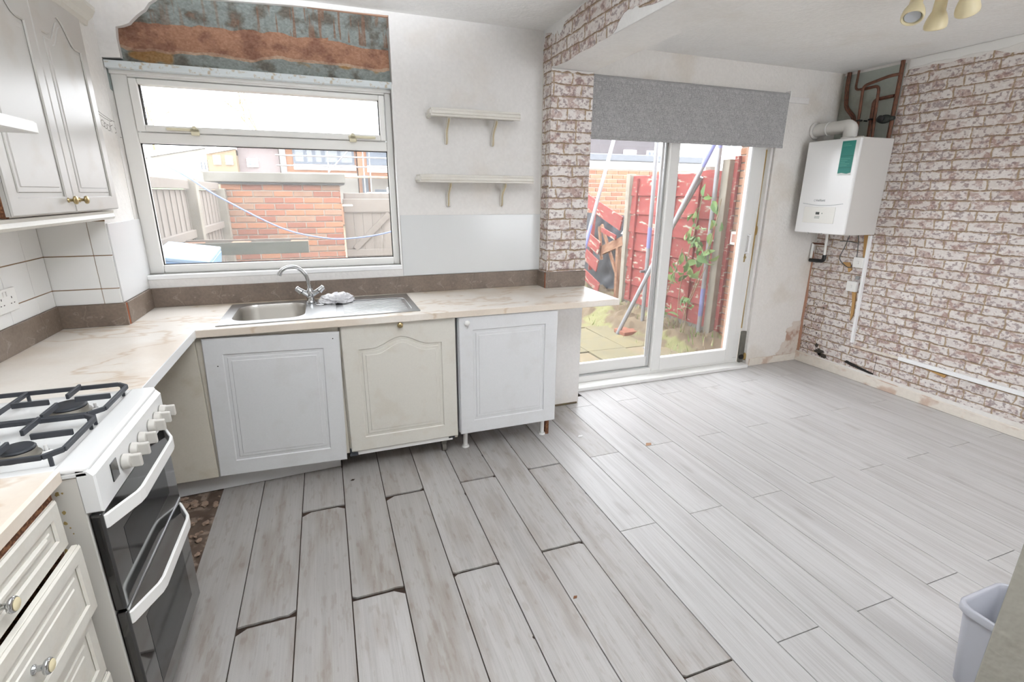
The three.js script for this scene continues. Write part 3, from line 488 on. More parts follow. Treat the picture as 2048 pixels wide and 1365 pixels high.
// sink
{
  const t = thing('kitchen_sink', 'stainless steel inset sink with a drainer set into the worktop', 'sink', [-.39, .91, .32]);
  const rim = shape([[-.884, -.078], [.1085, -.06], [.1085, -.56], [-.884, -.583]].map(([x, y]) => [x, y]));
  const rounded = (x0, x1, z0, z1, r) => { const p = []; for (const [cx, cz, a] of [[x1 - r, z0 + r, -90], [x1 - r, z1 - r, 0], [x0 + r, z1 - r, 90], [x0 + r, z0 + r, 180]]) for (let i = 0; i <= 8; i++) { const b = (a + i * 11.25) * Math.PI / 180; p.push([cx + Math.cos(b) * r, cz + Math.sin(b) * r]); } return p; };
  const bowl = rounded(-.835, -.483, .125, .525, .09), dr = rounded(-.33, .075, .17, .53, .05);
  rim.holes.push(new THREE.Path(bowl.map(([x, z]) => new THREE.Vector2(x, -z))), new THREE.Path(dr.map(([x, z]) => new THREE.Vector2(x, -z))));
  part(t, 'rim', [uvBox(ext(rim, .006, .0025).rotateX(-Math.PI / 2).translate(0, .9098, 0))], M.steelBrushed);
  const skin = (outline, levels) => { const pos = []; const ringAt = ([s, y]) => { const cx = outline.reduce((a, p) => a + p[0], 0) / outline.length, cz = outline.reduce((a, p) => a + p[1], 0) / outline.length; return outline.map(([x, z]) => [cx + (x - cx) * s, y, cz + (z - cz) * s]); }; const R = levels.map(ringAt); for (let l = 0; l + 1 < R.length; l++) for (let i = 0; i < outline.length; i++) { const j = (i + 1) % outline.length; pos.push(...R[l][i], ...R[l][j], ...R[l + 1][i], ...R[l + 1][i], ...R[l][j], ...R[l + 1][j]); } const g = new THREE.BufferGeometry(); g.setAttribute('position', new THREE.Float32BufferAttribute(pos, 3)); g.setAttribute('uv', new THREE.Float32BufferAttribute(new Float32Array(pos.length / 3 * 2), 2)); const m = mergeVertices(g); m.computeVertexNormals(); return uvBox(m); };
  const steel2 = M.steelBowl.clone(); steel2.side = THREE.DoubleSide; const br2 = M.steelBrushed.clone(); br2.side = THREE.DoubleSide;
  part(t, 'bowl', [skin(bowl, [[1.005, .9155], [.985, .908], [.97, .89], [.93, .78], [.88, .762], [.5, .757], [.12, .755], [.0, .755]])], steel2);
  const dg = [skin(dr, [[1.004, .9155], [.985, .9135], [.97, .911], [0, .909]])]; for (let i = 0; i < 9; i++) dg.push(bx(-.29, .05, .9095, .913, .2 + i * .036, .208 + i * .036, .0017));
  part(t, 'drainer', dg, br2);
  part(t, 'waste', [lathe([[0, .002], [.03, .002], [.034, .004], [.036, 0]], 24).translate(-.66, .757, .325)], M.chrome);
  part(t, 'overflow', [lathe([[0, 0], [.026, 0], [.027, .003], [.018, .005], [.016, .003], [0, .003]], 24).translate(-.408, .9158, .235)], M.chrome);
}
// mixer tap
{
  const t = thing('mixer_tap', 'chrome swan-neck mixer tap with two lever knobs behind the sink bowl', 'tap', [-.46, .9158, .155]);
  part(t, 'body', [lathe([[0, 0], [.03, 0], [.03, .006], [.022, .014], [.02, .05], [.024, .06], [.018, .075], [.012, .085]], 24).translate(-.46, .9158, .155), rod([-.46, .955, .155], [-.502, .985, .165], .014), rod([-.46, .955, .155], [-.414, .985, .165], .014)], M.chrome);
  part(t, 'spout', [tube([[-.46, .985, .155], [-.463, 1.03, .155], [-.475, 1.08, .158], [-.51, 1.12, .168], [-.55, 1.13, .178], [-.59, 1.117, .188], [-.608, 1.094, .193]], .0105, 60, 14), rod([-.604, 1.101, .192], [-.611, 1.086, .194], .0125)], M.chrome);
  for (const s of [-1, 1]) { const kx = -.458 + s * .048, k = []; k.push(new THREE.CylinderGeometry(.015, .02, .03, 6, 1).translate(0, .015, 0), new THREE.SphereGeometry(.016, 12, 8).scale(1, .5, 1).translate(0, .03, 0)); for (const g of k) { g.rotateZ(-s * .85); g.translate(kx, .983, .166); } part(t, 'tap_knob', k.map(clean), M.chrome); }
}
// crumpled bag
{
  const g = new THREE.IcosahedronGeometry(1, 20), p = g.attributes.position;
  for (let i = 0; i < p.count; i++) { const x = p.getX(i), y = p.getY(i), z = p.getZ(i), n = fbm(x * .5 + 2, z * .5 + y * .3 + 2, 5, 5, 4, 3), m = Math.abs(fbm(x * .5 + 5, z * .5 + y + 5, 9, 9, 3, 8) - .5), k = .55 + n * .9 - m * .9; p.setXYZ(i, x * .095 * k, Math.max(-.012, y * .045 * k), z * .05 * k); }
  const m = mergeVertices((g.deleteAttribute('normal'), g.deleteAttribute('uv'), g), 1e-4); m.computeVertexNormals();
  single('plastic_bag', [m.translate(-.318, .929, .205)], mat(0xe4e3e6, .35), 'crumpled white plastic bag lying on the drainer beside the tap', 'bag');
}
// cooker
{
  const x0 = XL + .03, x1 = -.94, z0 = 1.405, z1 = 1.937;
  const t = thing('gas_cooker', 'white gas cooker with black glass oven doors and four hob burners', 'cooker', [-1.25, 0, 1.675]);
  part(t, 'body', [bx(x0, x1, .04, .895, z0 + .003, z1 - .003, .004)], mat(0xdedad2, .35));
  const panel = ext(shape([[0, 0], [.001, .1], [-.012, .116], [-.03, .119], [-.038, .119], [-.038, 0]].map(([x, y]) => [x, y])), z1 - z0, .004).translate(-.906, .795, z0);
  const clk = part(t, 'control_panel', [uvBox(panel)], M.enamel);
  part(t, 'hob', [bx(x0, -.917, .893, .907, z0, z1, .004), bx(-.985, -.915, .896, .921, z0, z1, .011), bx(x0, x0 + .05, .896, .921, z0, z1, .011), bx(x0 + .03, -.95, .896, .919, z0, z0 + .04, .011), bx(x0 + .03, -.95, .896, .919, z1 - .04, z1, .011)], M.enamel);
  part(clk, 'clock_display', [bx(-.9065, -.903, .828, .878, 1.818, 1.858, .002)], M.blackGlass);
  const kz = [1.782, 1.716, 1.648, 1.56, 1.502, 1.446];
  for (const z of kz) { const k = part(clk, 'control_knob', [lathe([[0, 0], [.021, 0], [.021, .004], [.0195, .016], [.017, .02], [0, .02]], 20).rotateZ(-Math.PI / 2).translate(-.905, .845, z), bx(-.892, -.862, .827, .863, z - .0065, z + .0065, .004)], mat(0xc9c5be, .35)); }
  // burners
  for (const [x, z, r] of [[-1.10, 1.53, .046], [-1.10, 1.80, .036], [-1.36, 1.53, .036], [-1.36, 1.80, .04]]) {
    const b = part(t, 'burner', [lathe([[0, 0], [r + .008, 0], [r + .006, .006], [r, .007], [r, .018], [r * .9, .02], [0, .02]], 28).translate(x, .905, z)], mat(0x8a857c, .5, { metalness: .5 }));
    part(b, 'burner_cap', [lathe([[0, .0], [r * .96, 0], [r * .98, .004], [r * .84, .009], [0, .01]], 28).translate(x, .925, z)], mat(0x33363c, .5));
    part(b, 'igniter', [rod([x + r + .014, .905, z - .01], [x + r + .014, .925, z - .01], .004), lathe([[.01, 0], [.012, .002], [.006, .006]], 12).translate(x + r + .014, .905, z - .01)], M.white);
  }
  // pan supports: two cast grids over front-to-back pairs
  const grid = (za, zb) => { const y = .948, a = x0 + .035, b = -.972, g = []; const o = [[a, y, za], [b - .03, y, za], [b, y, za + .03], [b, y, zb - .03], [b - .03, y, zb], [a, y, zb]]; for (let i = 0; i < o.length; i++) g.push(bar(o[i], o[(i + 1) % o.length], .009, .013)); const zc = (za + zb) / 2;
    for (const x of [-1.10, -1.36]) { for (const s of [-1, 1]) { g.push(bar([x + s * .115, y + .006, zc], [x + s * .03, y + .006, zc], .008, .016)); g.push(bar([x, y + .006, s < 0 ? za : zb], [x, y + .006, zc + s * .03], .008, .016)); } }
    g.push(bar([-1.23, y, za], [-1.23, y, zb], .009, .012)); for (const [x, z] of [[a, za], [a, zb], [b - .02, za + .01], [b - .02, zb - .01], [-1.23, za], [-1.23, zb]]) g.push(bar([x, .91, z], [x, y, z], .008, .008)); return g; };
  part(t, 'pan_support', grid(1.435, 1.67), M.iron); part(t, 'pan_support', grid(1.68, 1.915), M.iron);
  // doors and their bowed handles
  const door = (y0, y1, n) => {
    const d = part(t, n, [bx(x1 + .0005, -.912, y0, y1, z0 + .002, z1 - .001, .006)], M.blackGlass);
    part(d, 'inner_window', [bx(-.9125, -.9115, y0 + .07, y1 - .1, z0 + .09, z1 - .09)], mat(0x242629, .08));
    const hy = y1 - .028, P = [[-.911, z1 - .008], [-.906, z1 - .012], [-.866, z1 - .105], [-.862, z1 - .13], [-.862, z0 + .13], [-.866, z0 + .105], [-.906, z0 + .02], [-.911, z0 + .015]], g = [];
    const s = shape([...P.map(([x, z]) => [x, -z]), ...P.slice().reverse().map(([x, z]) => [x - .009, -z])]);
    part(d, 'handle', [ext(s, .038, .002).rotateX(-Math.PI / 2).translate(0, hy - .019, 0)], M.white);
  };
  door(.503, .79, 'grill_door'); door(.085, .497, 'oven_door');
  part(t, 'door_trim', [bx(-.915, -.9105, .496, .504, z0 + .006, z1 - .006, .001)], M.metal);
  for (const [x, z] of [[x0 + .05, z0 + .05], [x1 - .05, z0 + .05], [x0 + .05, z1 - .05], [x1 - .05, z1 - .05]]) part(t, 'foot', [rod([x, 0, z], [x, .045, z], .018)], M.black);
  part(t, 'grease_stain', Array.from({ length: 26 }, (_, i) => { const q = []; const cx = -.985 + rr(-.035, .02), cy = .86 - Math.pow(rnd(), 1.5) * .3, r = rr(.0015, .0055); for (let a = 0; a < 9; a++) q.push([cx + Math.cos(a * .7) * r * rr(.6, 1.2), cy + Math.sin(a * .7) * r * rr(.6, 1.6)]); return ext(shape(q), .0008).translate(0, 0, z1 - .0031); }), mat(0xa8925e, .7), { kind: 'stuff' });
}
// drawers beside the cooker and their worktop
{
  const z0 = 1.985, z1 = 2.585;
  const t = thing('drawer_unit', 'cream drawer cabinet with round knobs in the near left corner', 'cabinet', [-1.25, 0, 2.28]);
  part(t, 'carcass', [bx(XL + .01, -.975, .12, .885, z0 + .004, z0 + .02), bx(XL + .01, -.975, .12, .885, z1 - .02, z1 - .004), bx(XL + .01, -.975, .12, .136, z0 + .02, z1 - .02), bx(-.995, -.97, .864, .89, z0, z1)], M.chip);
  part(t, 'plinth', [bx(-1.02, -1.005, 0, .12, z0, z1)], M.creamOld);
  const ys = [[.756, .874, -.012], [.574, .752, .008], [.384, .567, -.01], [.14, .377, -.005]];
  for (const [a, b, out] of ys) {
    const d = part(t, 'drawer', doorGeo(z1 - z0 - .006, b - a, .036).map((q) => lookY(q, Math.PI / 2, -.968 + out, a, z1 - .003)), M.cream);
    part(d, 'drawer_box', [bx(-1.3, -.972 + out, a + .02, b - .03, z0 + .02, z0 + .034), bx(-1.3, -.972 + out, a + .02, a + .026, z0 + .034, z1 - .03)], M.chip);
    const k = part(d, 'knob', [knobGeo().rotateZ(-Math.PI / 2).translate(-.95 + out, (a + b) / 2, (z0 + z1) / 2 - .04)], M.chrome);
    part(k, 'knob_face', [lathe([[0, 0], [.0125, 0], [.011, .002], [0, .003]], 20).rotateZ(-Math.PI / 2).translate(-.921 + out, (a + b) / 2, (z0 + z1) / 2 - .04)], M.creamPlastic);
  }
  const w = single('worktop', [uvBox(ext(shape([[XL + .001, -3.1], [-.955, -3.1], [-.955, -1.962], [XL + .001, -1.962]]), .038, .006).rotateX(-Math.PI / 2).translate(0, .897, 0))], M.marble, 'short marbled worktop over the drawers in the near left corner', 'worktop');
  const b = thing('base_cabinet', 'cream cupboard beyond the drawers at the near left edge', 'cabinet', [-1.25, 0, 2.84]);
  part(b, 'carcass', [bx(XL + .01, -.972, .12, .888, 2.6, 3.09)], M.creamOld); part(b, 'door', doorGeo(.48, .745, .07).map((q) => lookY(q, Math.PI / 2, -.968, .135, 3.085)), M.cream);
}
// wall cabinet
{
  const t = thing('wall_cabinet', 'cream wall cabinet with two arched panel doors beside the window', 'cabinet', [-1.4, 1.42, .83]);
  const x1 = -1.252, z0 = ZP + .006, z1 = 1.25, zd = .372;
  part(t, 'carcass', [bx(XL + .009, x1, 1.452, 2.225, z0, z1 - .016)], M.creamOld);
  part(t, 'end_panel', [bx(XL + .009, x1 + .002, 1.45, 2.225, z1 - .016, z1)], M.chip);
  const mid = .812;
  for (const [a, b] of [[zd, mid - .001], [mid + .001, z1]]) {
    const d = part(t, 'door', doorGeo(b - a, .772, .058, .085).map((q) => lookY(q, Math.PI / 2, x1 + .001, 1.455, b)), M.glossCream);
    const kz = a < .5 ? mid - .045 : mid + .05;
    part(d, 'knob', [knobGeo().rotateZ(-Math.PI / 2).translate(x1 + .019, 1.5, kz)], M.brass);
  }
  const cor = [[0, 0], [.012, 0], [.018, .02], [.035, .034], [.05, .06], [.05, .075], [0, .075]];
  part(t, 'cornice', [uvBox(ext(shape(cor.map(([x, y]) => [x, y])), z1 - .26).translate(x1 + .0, 2.228, .26)), bx(XL + .009, x1 + .002, 2.226, 2.3, z0, z1)], M.cream);
  const pel = [[-.03, 0], [.004, 0], [.01, .01], [.004, .024], [.008, .036], [-.03, .036]];
  part(t, 'pelmet', [uvBox(ext(shape(pel.map(([x, y]) => [x, y])), z1 + .3 - (ZP + .002)).translate(x1 - .004, 1.412, ZP + .002))], M.cream);
}
// cooker hood
{
  const t = thing('cooker_hood', 'white cooker hood visor jutting from the wall above the cooker', 'hood', [-1.3, 1.68, 1.68]);
  part(t, 'visor', [uvBox(ext(shape([[XL + .002, 1.69], [-1.055, 1.681], [-1.05, 1.684], [-1.05, 1.708], [-1.055, 1.713], [XL + .002, 1.75]]), .5, .002).translate(0, 0, 1.425))], M.white);
  part(t, 'housing', [bx(XL + .002, -1.22, 1.735, 1.86, 1.428, 1.922, .004)], M.white);
  part(t, 'grille', [bx(XL + .04, -1.12, 1.678, 1.684, 1.46, 1.89)], M.metal);
}
// double socket on the tiles
{
  const t = thing('wall_socket', 'white double socket on the tiles above the left worktop', 'socket', [XL + .012, 1.07, .76]);
  part(t, 'plate', [bx(XL + .008, XL + .02, 1.075, 1.165, .705, .85, .003)], M.white);
  for (const z of [.742, .812]) part(t, 'pin_holes', [bx(XL + .0195, XL + .0205, 1.125, 1.133, z - .002, z + .002), bx(XL + .0195, XL + .0205, 1.105, 1.108, z - .014, z - .007), bx(XL + .0195, XL + .0205, 1.105, 1.108, z + .007, z + .014)], M.dark);
  for (const z of [.77, .79]) part(t, 'switch', [bx(XL + .019, XL + .024, 1.138, 1.156, z - .005, z + .005, .001)], M.white);
}
// shelves
function wallShelf(label, x0, x1, y, bxs) {
  const t = thing('wall_shelf', label, 'shelf', [(x0 + x1) / 2, y, .07], 'cream shelves on the wall beside the window');
  part(t, 'board', [bx(x0 + .01, x1, y + .004, y + .02, .001, .125, .002)], M.cream);
  const prof = [[0, 0], [.014, .002], [.014, .012], [.02, .016], [.02, .03], [.012, .036], [.012, .046], [0, .048]];
  const nose = ext(shape(prof), x1 - x0 + .012).rotateY(-Math.PI / 2).scale(-1, 1, 1);
  part(t, 'edge_moulding', [uvBox(ext(shape(prof.map(([a, b]) => [-a, b])), x1 - x0).rotateY(Math.PI / 2).translate(x0, y - .008, .122)), uvBox(ext(shape(prof.map(([a, b]) => [-a, b])), .132).translate(x0 + .008, y - .008, 0))], M.cream);
  for (const bx0 of bxs) {
    const c = []; const S = []; for (let i = 0; i <= 24; i++) { const a = i / 24; S.push([.012 + .085 * Math.pow(1 - a, 1.6) + .008 * Math.sin(a * 9), y - .004 - a * .145]); } for (let i = 24; i >= 0; i--) { const a = i / 24; S.push([Math.max(.001, .085 * Math.pow(1 - a, 1.6) - .012 + .004 * Math.sin(a * 9)), y - .004 - a * .145]); }
    const b = part(t, 'bracket', [faceLeft(ext(shape(S), .022, .003), bx0 + .011)], M.cream);
    part(b, 'gilt_scroll', [tube(S.slice(2, 24).map(([z, yy]) => [bx0, yy, z + .002]), .0045, 40, 6), new THREE.TorusGeometry(.012, .004, 8, 18).rotateY(Math.PI / 2).translate(bx0, y - .022, .084), new THREE.TorusGeometry(.009, .0035, 8, 18).rotateY(Math.PI / 2).translate(bx0, y - .14, .012)], M.gold);
  }
}
wallShelf('shorter cream moulded shelf, upper of the two beside the window', .3, .85, 1.974, [.41, .71]);
wallShelf('longer cream moulded shelf, lower of the two beside the window', .22, .945, 1.604, [.41, .77]);
// =====================================================================
// BOILER CORNER
{
  const t = thing('gas_boiler', 'white wall-hung gas boiler in the corner of the brick-papered wall', 'boiler', [3.66, 1.232, .18]);
  const x = 3.48, z0 = -.043, z1 = .403;
  part(t, 'casing', [bx(x + .022, XR - .004, 1.232, 1.962, z0, z1, .006)], mat(0xd9d6d2, .4));
  const f = part(t, 'front_cover', [bx(x, x + .03, 1.235, 1.96, z0, z1, .01)], M.whiteGloss);
  const crease = []; for (let i = 0; i <= 20; i++) { const a = i / 20; crease.push([x - .0005, 1.474 - .016 * Math.sin(a * Math.PI), .0 + a * .36]); }
  part(f, 'crease', [tube(crease, .0022, 40, 6)], mat(0xb9bcc0, .5));
  const fl = part(f, 'flap', [bx(x - .005, x + .002, 1.318, 1.446, .025, .305, .003)], mat(0xf2f1ec, .25));
  part(fl, 'display', [bx(x - .0062, x - .004, 1.386, 1.406, .138, .172, .001)], mat(0x565a58, .2));
  part(fl, 'button', [rod([x - .004, 1.396, .196], [x - .0065, 1.396, .196], .005)], mat(0x9aa29c, .4));
  const canv = (w, h, fn) => { const c = document.createElement('canvas'); c.width = w; c.height = h; const k = c.getContext('2d'); fn(k); const q = new THREE.CanvasTexture(c); q.colorSpace = THREE.SRGBColorSpace; return q; };
  const print = (par, n, tx, zc, yc, w, h, xx) => part(par, n, [new THREE.PlaneGeometry(w, h).rotateY(-Math.PI / 2).translate(xx, yc, zc)], new THREE.MeshStandardMaterial({ map: tx, transparent: true, roughness: .5 }));
  print(f, 'logo', canv(256, 64, (k) => { k.fillStyle = '#80868a'; k.font = 'bold 50px sans-serif'; k.textAlign = 'center'; k.fillText('Vaillant', 140, 48); k.beginPath(); k.arc(20, 34, 16, 0, 7); k.lineWidth = 4; k.strokeStyle = '#80868a'; k.stroke(); }), .155, 1.497, .112, .028, x - .0008);
  print(fl, 'printed_keys', canv(128, 64, (k) => { k.fillStyle = '#8d9791'; for (let j = 0; j < 2; j++) for (let i = 0; i < 4; i++) k.fillRect(6 + i * 30, 8 + j * 28, 24, 14); }), .156, 1.363, .05, .024, x - .0056);
  const lab = part(f, 'energy_label', [bx(x - .0014, x + .001, 1.686, 1.94, .262, .372)], mat(0xe8ecea, .5), { label: 'teal information sticker' });
  print(lab, 'sticker_print', canv(128, 256, (k) => { k.fillStyle = '#2f8d83'; k.beginPath(); k.moveTo(0, 0); k.lineTo(128, 0); k.lineTo(128, 236); k.lineTo(90, 244); k.lineTo(40, 236); k.lineTo(0, 240); k.fill(); k.fillStyle = '#57a89d'; for (let i = 0; i < 5; i++) k.fillRect(10, 128 + i * 13, 90 - (i % 3) * 22, 5); k.fillRect(10, 20, 60, 5); k.fillRect(10, 32, 80, 5); k.fillStyle = '#1f786f'; k.fillRect(0, 108, 128, 5); k.fillRect(0, 196, 128, 4); }), .317, 1.813, .108, .252, x - .002);
  for (const z of [.09, .215]) part(t, 'clip', [bx(x - .002, x + .01, 1.228, 1.24, z, z + .005)], M.metal);
  part(t, 'top_collar', [rod([3.62, 1.96, .2], [3.62, 1.98, .2], .062, .058, 24)], M.white); part(t, 'top_cap', [rod([3.56, 1.962, .33], [3.56, 1.972, .33], .03)], M.cream);
}
{
  const t = thing('boiler_flue', 'white elbow flue pipe from boiler top into the wall', 'flue', [3.62, 1.98, .2]);
  part(t, 'elbow', [pipe([[3.62, 1.982, .2], [3.62, 2.065, .2], [3.61, 2.058, ZD - .02]], .05, .07)], mat(0xe2e0db, .45));
  part(t, 'wall_collar', [new THREE.TorusGeometry(.056, .012, 10, 24).translate(3.61, 2.058, ZD + .012)], M.wallBack);
  part(t, 'joint_ring', [new THREE.TorusGeometry(.051, .004, 8, 24).translate(3.61, 2.059, .02)], M.white);
}
{ // pipework above the boiler: each run is a thing
  const X = 3.815, cp = (pts, r, label) => single('copper_pipe', [pipe(pts, r)], M.copper, label, 'pipe');
  cp([[X, 2.505, -.05], [X, 2.39, -.05], [X, 2.24, -.03], [X, 2.15, .06], [X, 1.965, .08]], .016, 'thick bent copper pipe nearest the door wall, rising from boiler to ceiling');
  cp([[X, 2.505, .028], [X, 2.36, .025], [X, 2.36, .135]], .009, 'thin dark copper pipe with a short dogleg just below the ceiling');
  cp([[X - .055, 1.965, .15], [X - .055, 2.37, .13], [X - .055, 2.405, .325], [X - .004, 2.415, .366]], .011, 'copper pipe rising from the boiler then running right to the riser');
  cp([[X - .03, 2.35, .1], [X - .03, 2.355, .24], [X - .03, 1.965, .265]], .011, 'arched copper pipe, bent like a crook, between two risers');
  cp([[X, 1.965, .21], [X, 2.262, .2], [X, 2.268, .352]], .0125, 'short copper pipe turning right above the boiler with a clip');
  cp([[X, 2.505, .366], [X, 2.12, .372], [X, 1.965, .372]], .015, 'tallest right-hand copper riser dropping straight from ceiling to boiler');
  const v = thing('filling_valve', 'black round valve with a knob on the pipes above boiler', 'valve', [3.8, 2.1, .33]);
  part(v, 'body', [new THREE.SphereGeometry(.04, 18, 12).scale(.8, .8, 1.3).translate(3.79, 2.105, .33), rod([3.79, 2.105, .38], [3.79, 2.105, .405], .018, .012)], mat(0x2b302c, .6));
  part(v, 'knob', [lathe([[0, 0], [.026, 0], [.026, .014], [0, .016]], 14).rotateZ(Math.PI / 2).translate(3.757, 2.105, .325)], M.black);
  for (const [z, y] of [[.15, 2.115], [.207, 2.118]]) { const c = thing('pipe_clip', z < .2 ? 'black clip on the copper pipe nearer the flue' : 'black clip on the copper pipe nearer the valve', 'clip', [3.8, y, z]); part(c, 'band', [new THREE.TorusGeometry(.017, .006, 8, 16).rotateX(Math.PI / 2).translate(z < .2 ? X - .055 : X, y, z)], M.black); part(c, 'stem', [rod([X, y, z], [XR, y, z], .005)], M.black); }
  // below the boiler
  const X2 = 3.8;
  const u = thing('condensate_pipe', 'short white and black waste pipe looping under the boiler', 'pipe', [X2, .98, -.05]);
  part(u, 'white_length', [rod([X2, 1.235, .025], [X2, 1.0, .035], .011), rod([X2, 1.12, -.095], [X2, .99, -.095], .011)], M.white); part(u, 'black_trap', [pipe([[X2, 1.03, .035], [X2, .975, .035], [X2, .968, -.1]], .016, .03)], M.black); part(u, 'copper_tail', [rod([X2, 1.12, -.1], [X2, 1.122, .03], .008)], M.copper);
  single('cable', [tube([[X2, 1.24, .235], [X2 + .01, 1.12, .2], [X2 + .02, 1.02, .165], [X2 + .02, .97, .21], [X2 + .02, .95, .27], [X2 + .02, 1.02, .31], [X2 + .01, 1.15, .31], [X2, 1.24, .3]], .0035, 60, 6), tube([[X2 + .02, 1.16, .14], [X2 + .015, 1.165, .22], [X2 + .02, 1.155, .3]], .004, 20, 6)], mat(0x5d5d5d, .6), 'grey cable hanging in a loop below the boiler', 'cable');
  const ply = (pts, label) => single('wood_scrap', [faceLeft(ext(shape(pts), .012, .001), XR - .0026)], mat(0xc09862, .85), label, 'wood');
  ply([[.325, 1.232], [.375, 1.232], [.385, 1.02], [.355, 1.03]], 'bare wooden wedge behind the trunking just below the boiler');
  ply([[.19, .985], [.25, .99], [.28, .93], [.255, .905], [.24, .95], [.2, .955]], 'torn scrap of raw yellow board left of the upper switch box');
  ply([[.318, .76], [.352, .8], [.372, .56], [.352, .5], [.34, .66]], 'splintered raw wood strip beside the vertical trunking');
  const box = (n, y, z, s, label) => { const o = thing(n, label, 'switch', [XR - .02, y, z]); part(o, 'cover', [bx(XR - .036, XR - .0026, y - s, y + s, z - s, z + s, .004)], M.white); part(o, 'rocker', [bx(XR - .041, XR - .035, y - .012, y + .012, z - .008, z + .008, .002)], M.white); return o; };
  box('fused_switch', 1.0, .335, .043, 'upper white switch box beside the trunking under boiler');
  const lo = box('fused_switch', .795, .318, .043, 'lower white switch box beside the trunking under boiler');
  part(lo, 'grey_gland', [rod([XR - .02, .86, .345], [XR - .02, .885, .35], .014)], mat(0x9a9c9c, .5));
  single('cable_trunking', [bar([XR - .013, 1.225, .38], [XR - .013, .32, .412], .02, .03)], M.whiteGloss, 'white vertical cable trunking running down from the boiler', 'trunking');
  const tr = single('cable_trunking', [bar([XR - .013, .3, .8], [XR - .013, .295, 4.4], .02, .03)], M.whiteGloss, 'long white horizontal trunking low along the brick-papered wall', 'trunking');
  single('wood_scrap', [bar([XR - .006, .292, .42], [XR - .006, .3, .8], .008, .02)], M.skirt, 'bare batten strip between the two lengths of trunking', 'wood');
  ply([[1.0, .277], [1.14, .275], [1.13, .252], [1.08, .262]], 'sliver of raw wood poking out below the long trunking');
}
// ceiling spotlights
{
  const t = thing('ceiling_spotlight', 'cluster of cream ceiling spotlights at the upper right', 'ceiling light', [2.6, H, 1.35]);
  const C = [2.56, 2.5, 1.4];
  part(t, 'ceiling_plate', [lathe([[0, 0], [.09, 0], [.1, -.006], [.09, -.02], [.03, -.03], [0, -.03]], 32).translate(C[0], H, C[2])], M.creamPlastic);
  const bell = () => lathe([[0, .09], [.018, .09], [.021, .085], [.0225, .05], [.023, .035], [.03, .02], [.037, 0], [.04, -.018], [.039, -.03], [.035, -.034], [.032, -.028], [.024, .0], [0, .01]], 28);
  const head = (pos, dir, n) => {
    const q = new THREE.Quaternion().setFromUnitVectors(new THREE.Vector3(0, -1, 0), V(dir).normalize()), up = V(dir).normalize().multiplyScalar(-.085).add(V(pos));
    const h = part(t, 'spot_head', [bell().scale(1.2, 1.12, 1.2).applyQuaternion(q).translate(...pos), rod([up.x, up.y, up.z], [C[0] + (pos[0] - C[0]) * .35, H - .02, C[2] + (pos[2] - C[2]) * .35], .008)], M.creamPlastic);
    part(h, 'lamp_face', [lathe([[0, -.02], [.02, -.022], [.033, -.029], [.0335, -.026], [.02, -.016], [0, -.014]], 24).applyQuaternion(q).translate(...pos)], mat(0xb9bcc0, .15));
  };
  head([2.41, 2.385, 1.335], [-.42, -.8, .25]); head([2.585, 2.37, 1.335], [.35, -.9, -.25]); head([2.56, 2.39, 1.475], [.6, -.75, -.2]);
}
// waste bin by the wall stub
{
  const t = thing('waste_bin', 'grey plastic waste bin tucked behind the wall stub at lower right', 'bin', [1.56, 0, 2.63]);
  const lev = (s, y, o = 0) => { const p = [], w = .12 * s, d = .1 * s, r = .035; for (const [cx, cz, a] of [[w - r, d - r, 0], [-w + r, d - r, 90], [-w + r, -d + r, 180], [w - r, -d + r, 270]]) for (let i = 0; i <= 6; i++) { const b = (a + i * 15) * Math.PI / 180; p.push([1.56 + cx + Math.cos(b) * (r + o), y, 2.635 + cz + Math.sin(b) * (r + o)]); } return p; };
  const loft = (R) => { const pos = []; for (let l = 0; l + 1 < R.length; l++) for (let i = 0, n = R[0].length; i < n; i++) { const j = (i + 1) % n; pos.push(...R[l][i], ...R[l + 1][i], ...R[l][j], ...R[l][j], ...R[l + 1][i], ...R[l + 1][j]); } const g = new THREE.BufferGeometry(); g.setAttribute('position', new THREE.Float32BufferAttribute(pos, 3)); const m = mergeVertices(g); m.computeVertexNormals(); return m; };
  const gm = mat(0xb9bac2, .4, { side: THREE.DoubleSide });
  part(t, 'bucket', [loft([lev(.02, .001, -.034), lev(.8, .001), lev(1, .29), lev(.975, .29), lev(.77, .006), lev(.02, .006, -.034)])], gm);
  part(t, 'rim', [loft([lev(.99, .272, .004), lev(1, .274, .01), lev(1, .296, .01), lev(1, .3, .004), lev(.97, .298, 0), lev(.97, .275, 0)])], gm);
}
// small litter on the floor
for (const [x, z, c, s, l] of [[1.47, .865, 0xb48f74, .028, 'small brown chip of bare board between planks near the door'], [1.11, .62, 0xf2f2f2, .022, 'scrap of white paper on the floor beyond the cabinets'], [-.33, .66, 0x3a2a22, .012, 'dark crumb on the floor before the sink cabinet'], [.45, 1.83, 0x7a5236, .011, 'tiny brown crumb on the boards in front of the drawers']])
  single('floor_scrap', [ext(shape([[-s, -s * .5], [s * .4, -s * .6], [s, s * .3], [-s * .2, s * .6]]), .002, .0005).rotateX(-Math.PI / 2).translate(x, .0005, z)], mat(c, .9), l, 'litter');
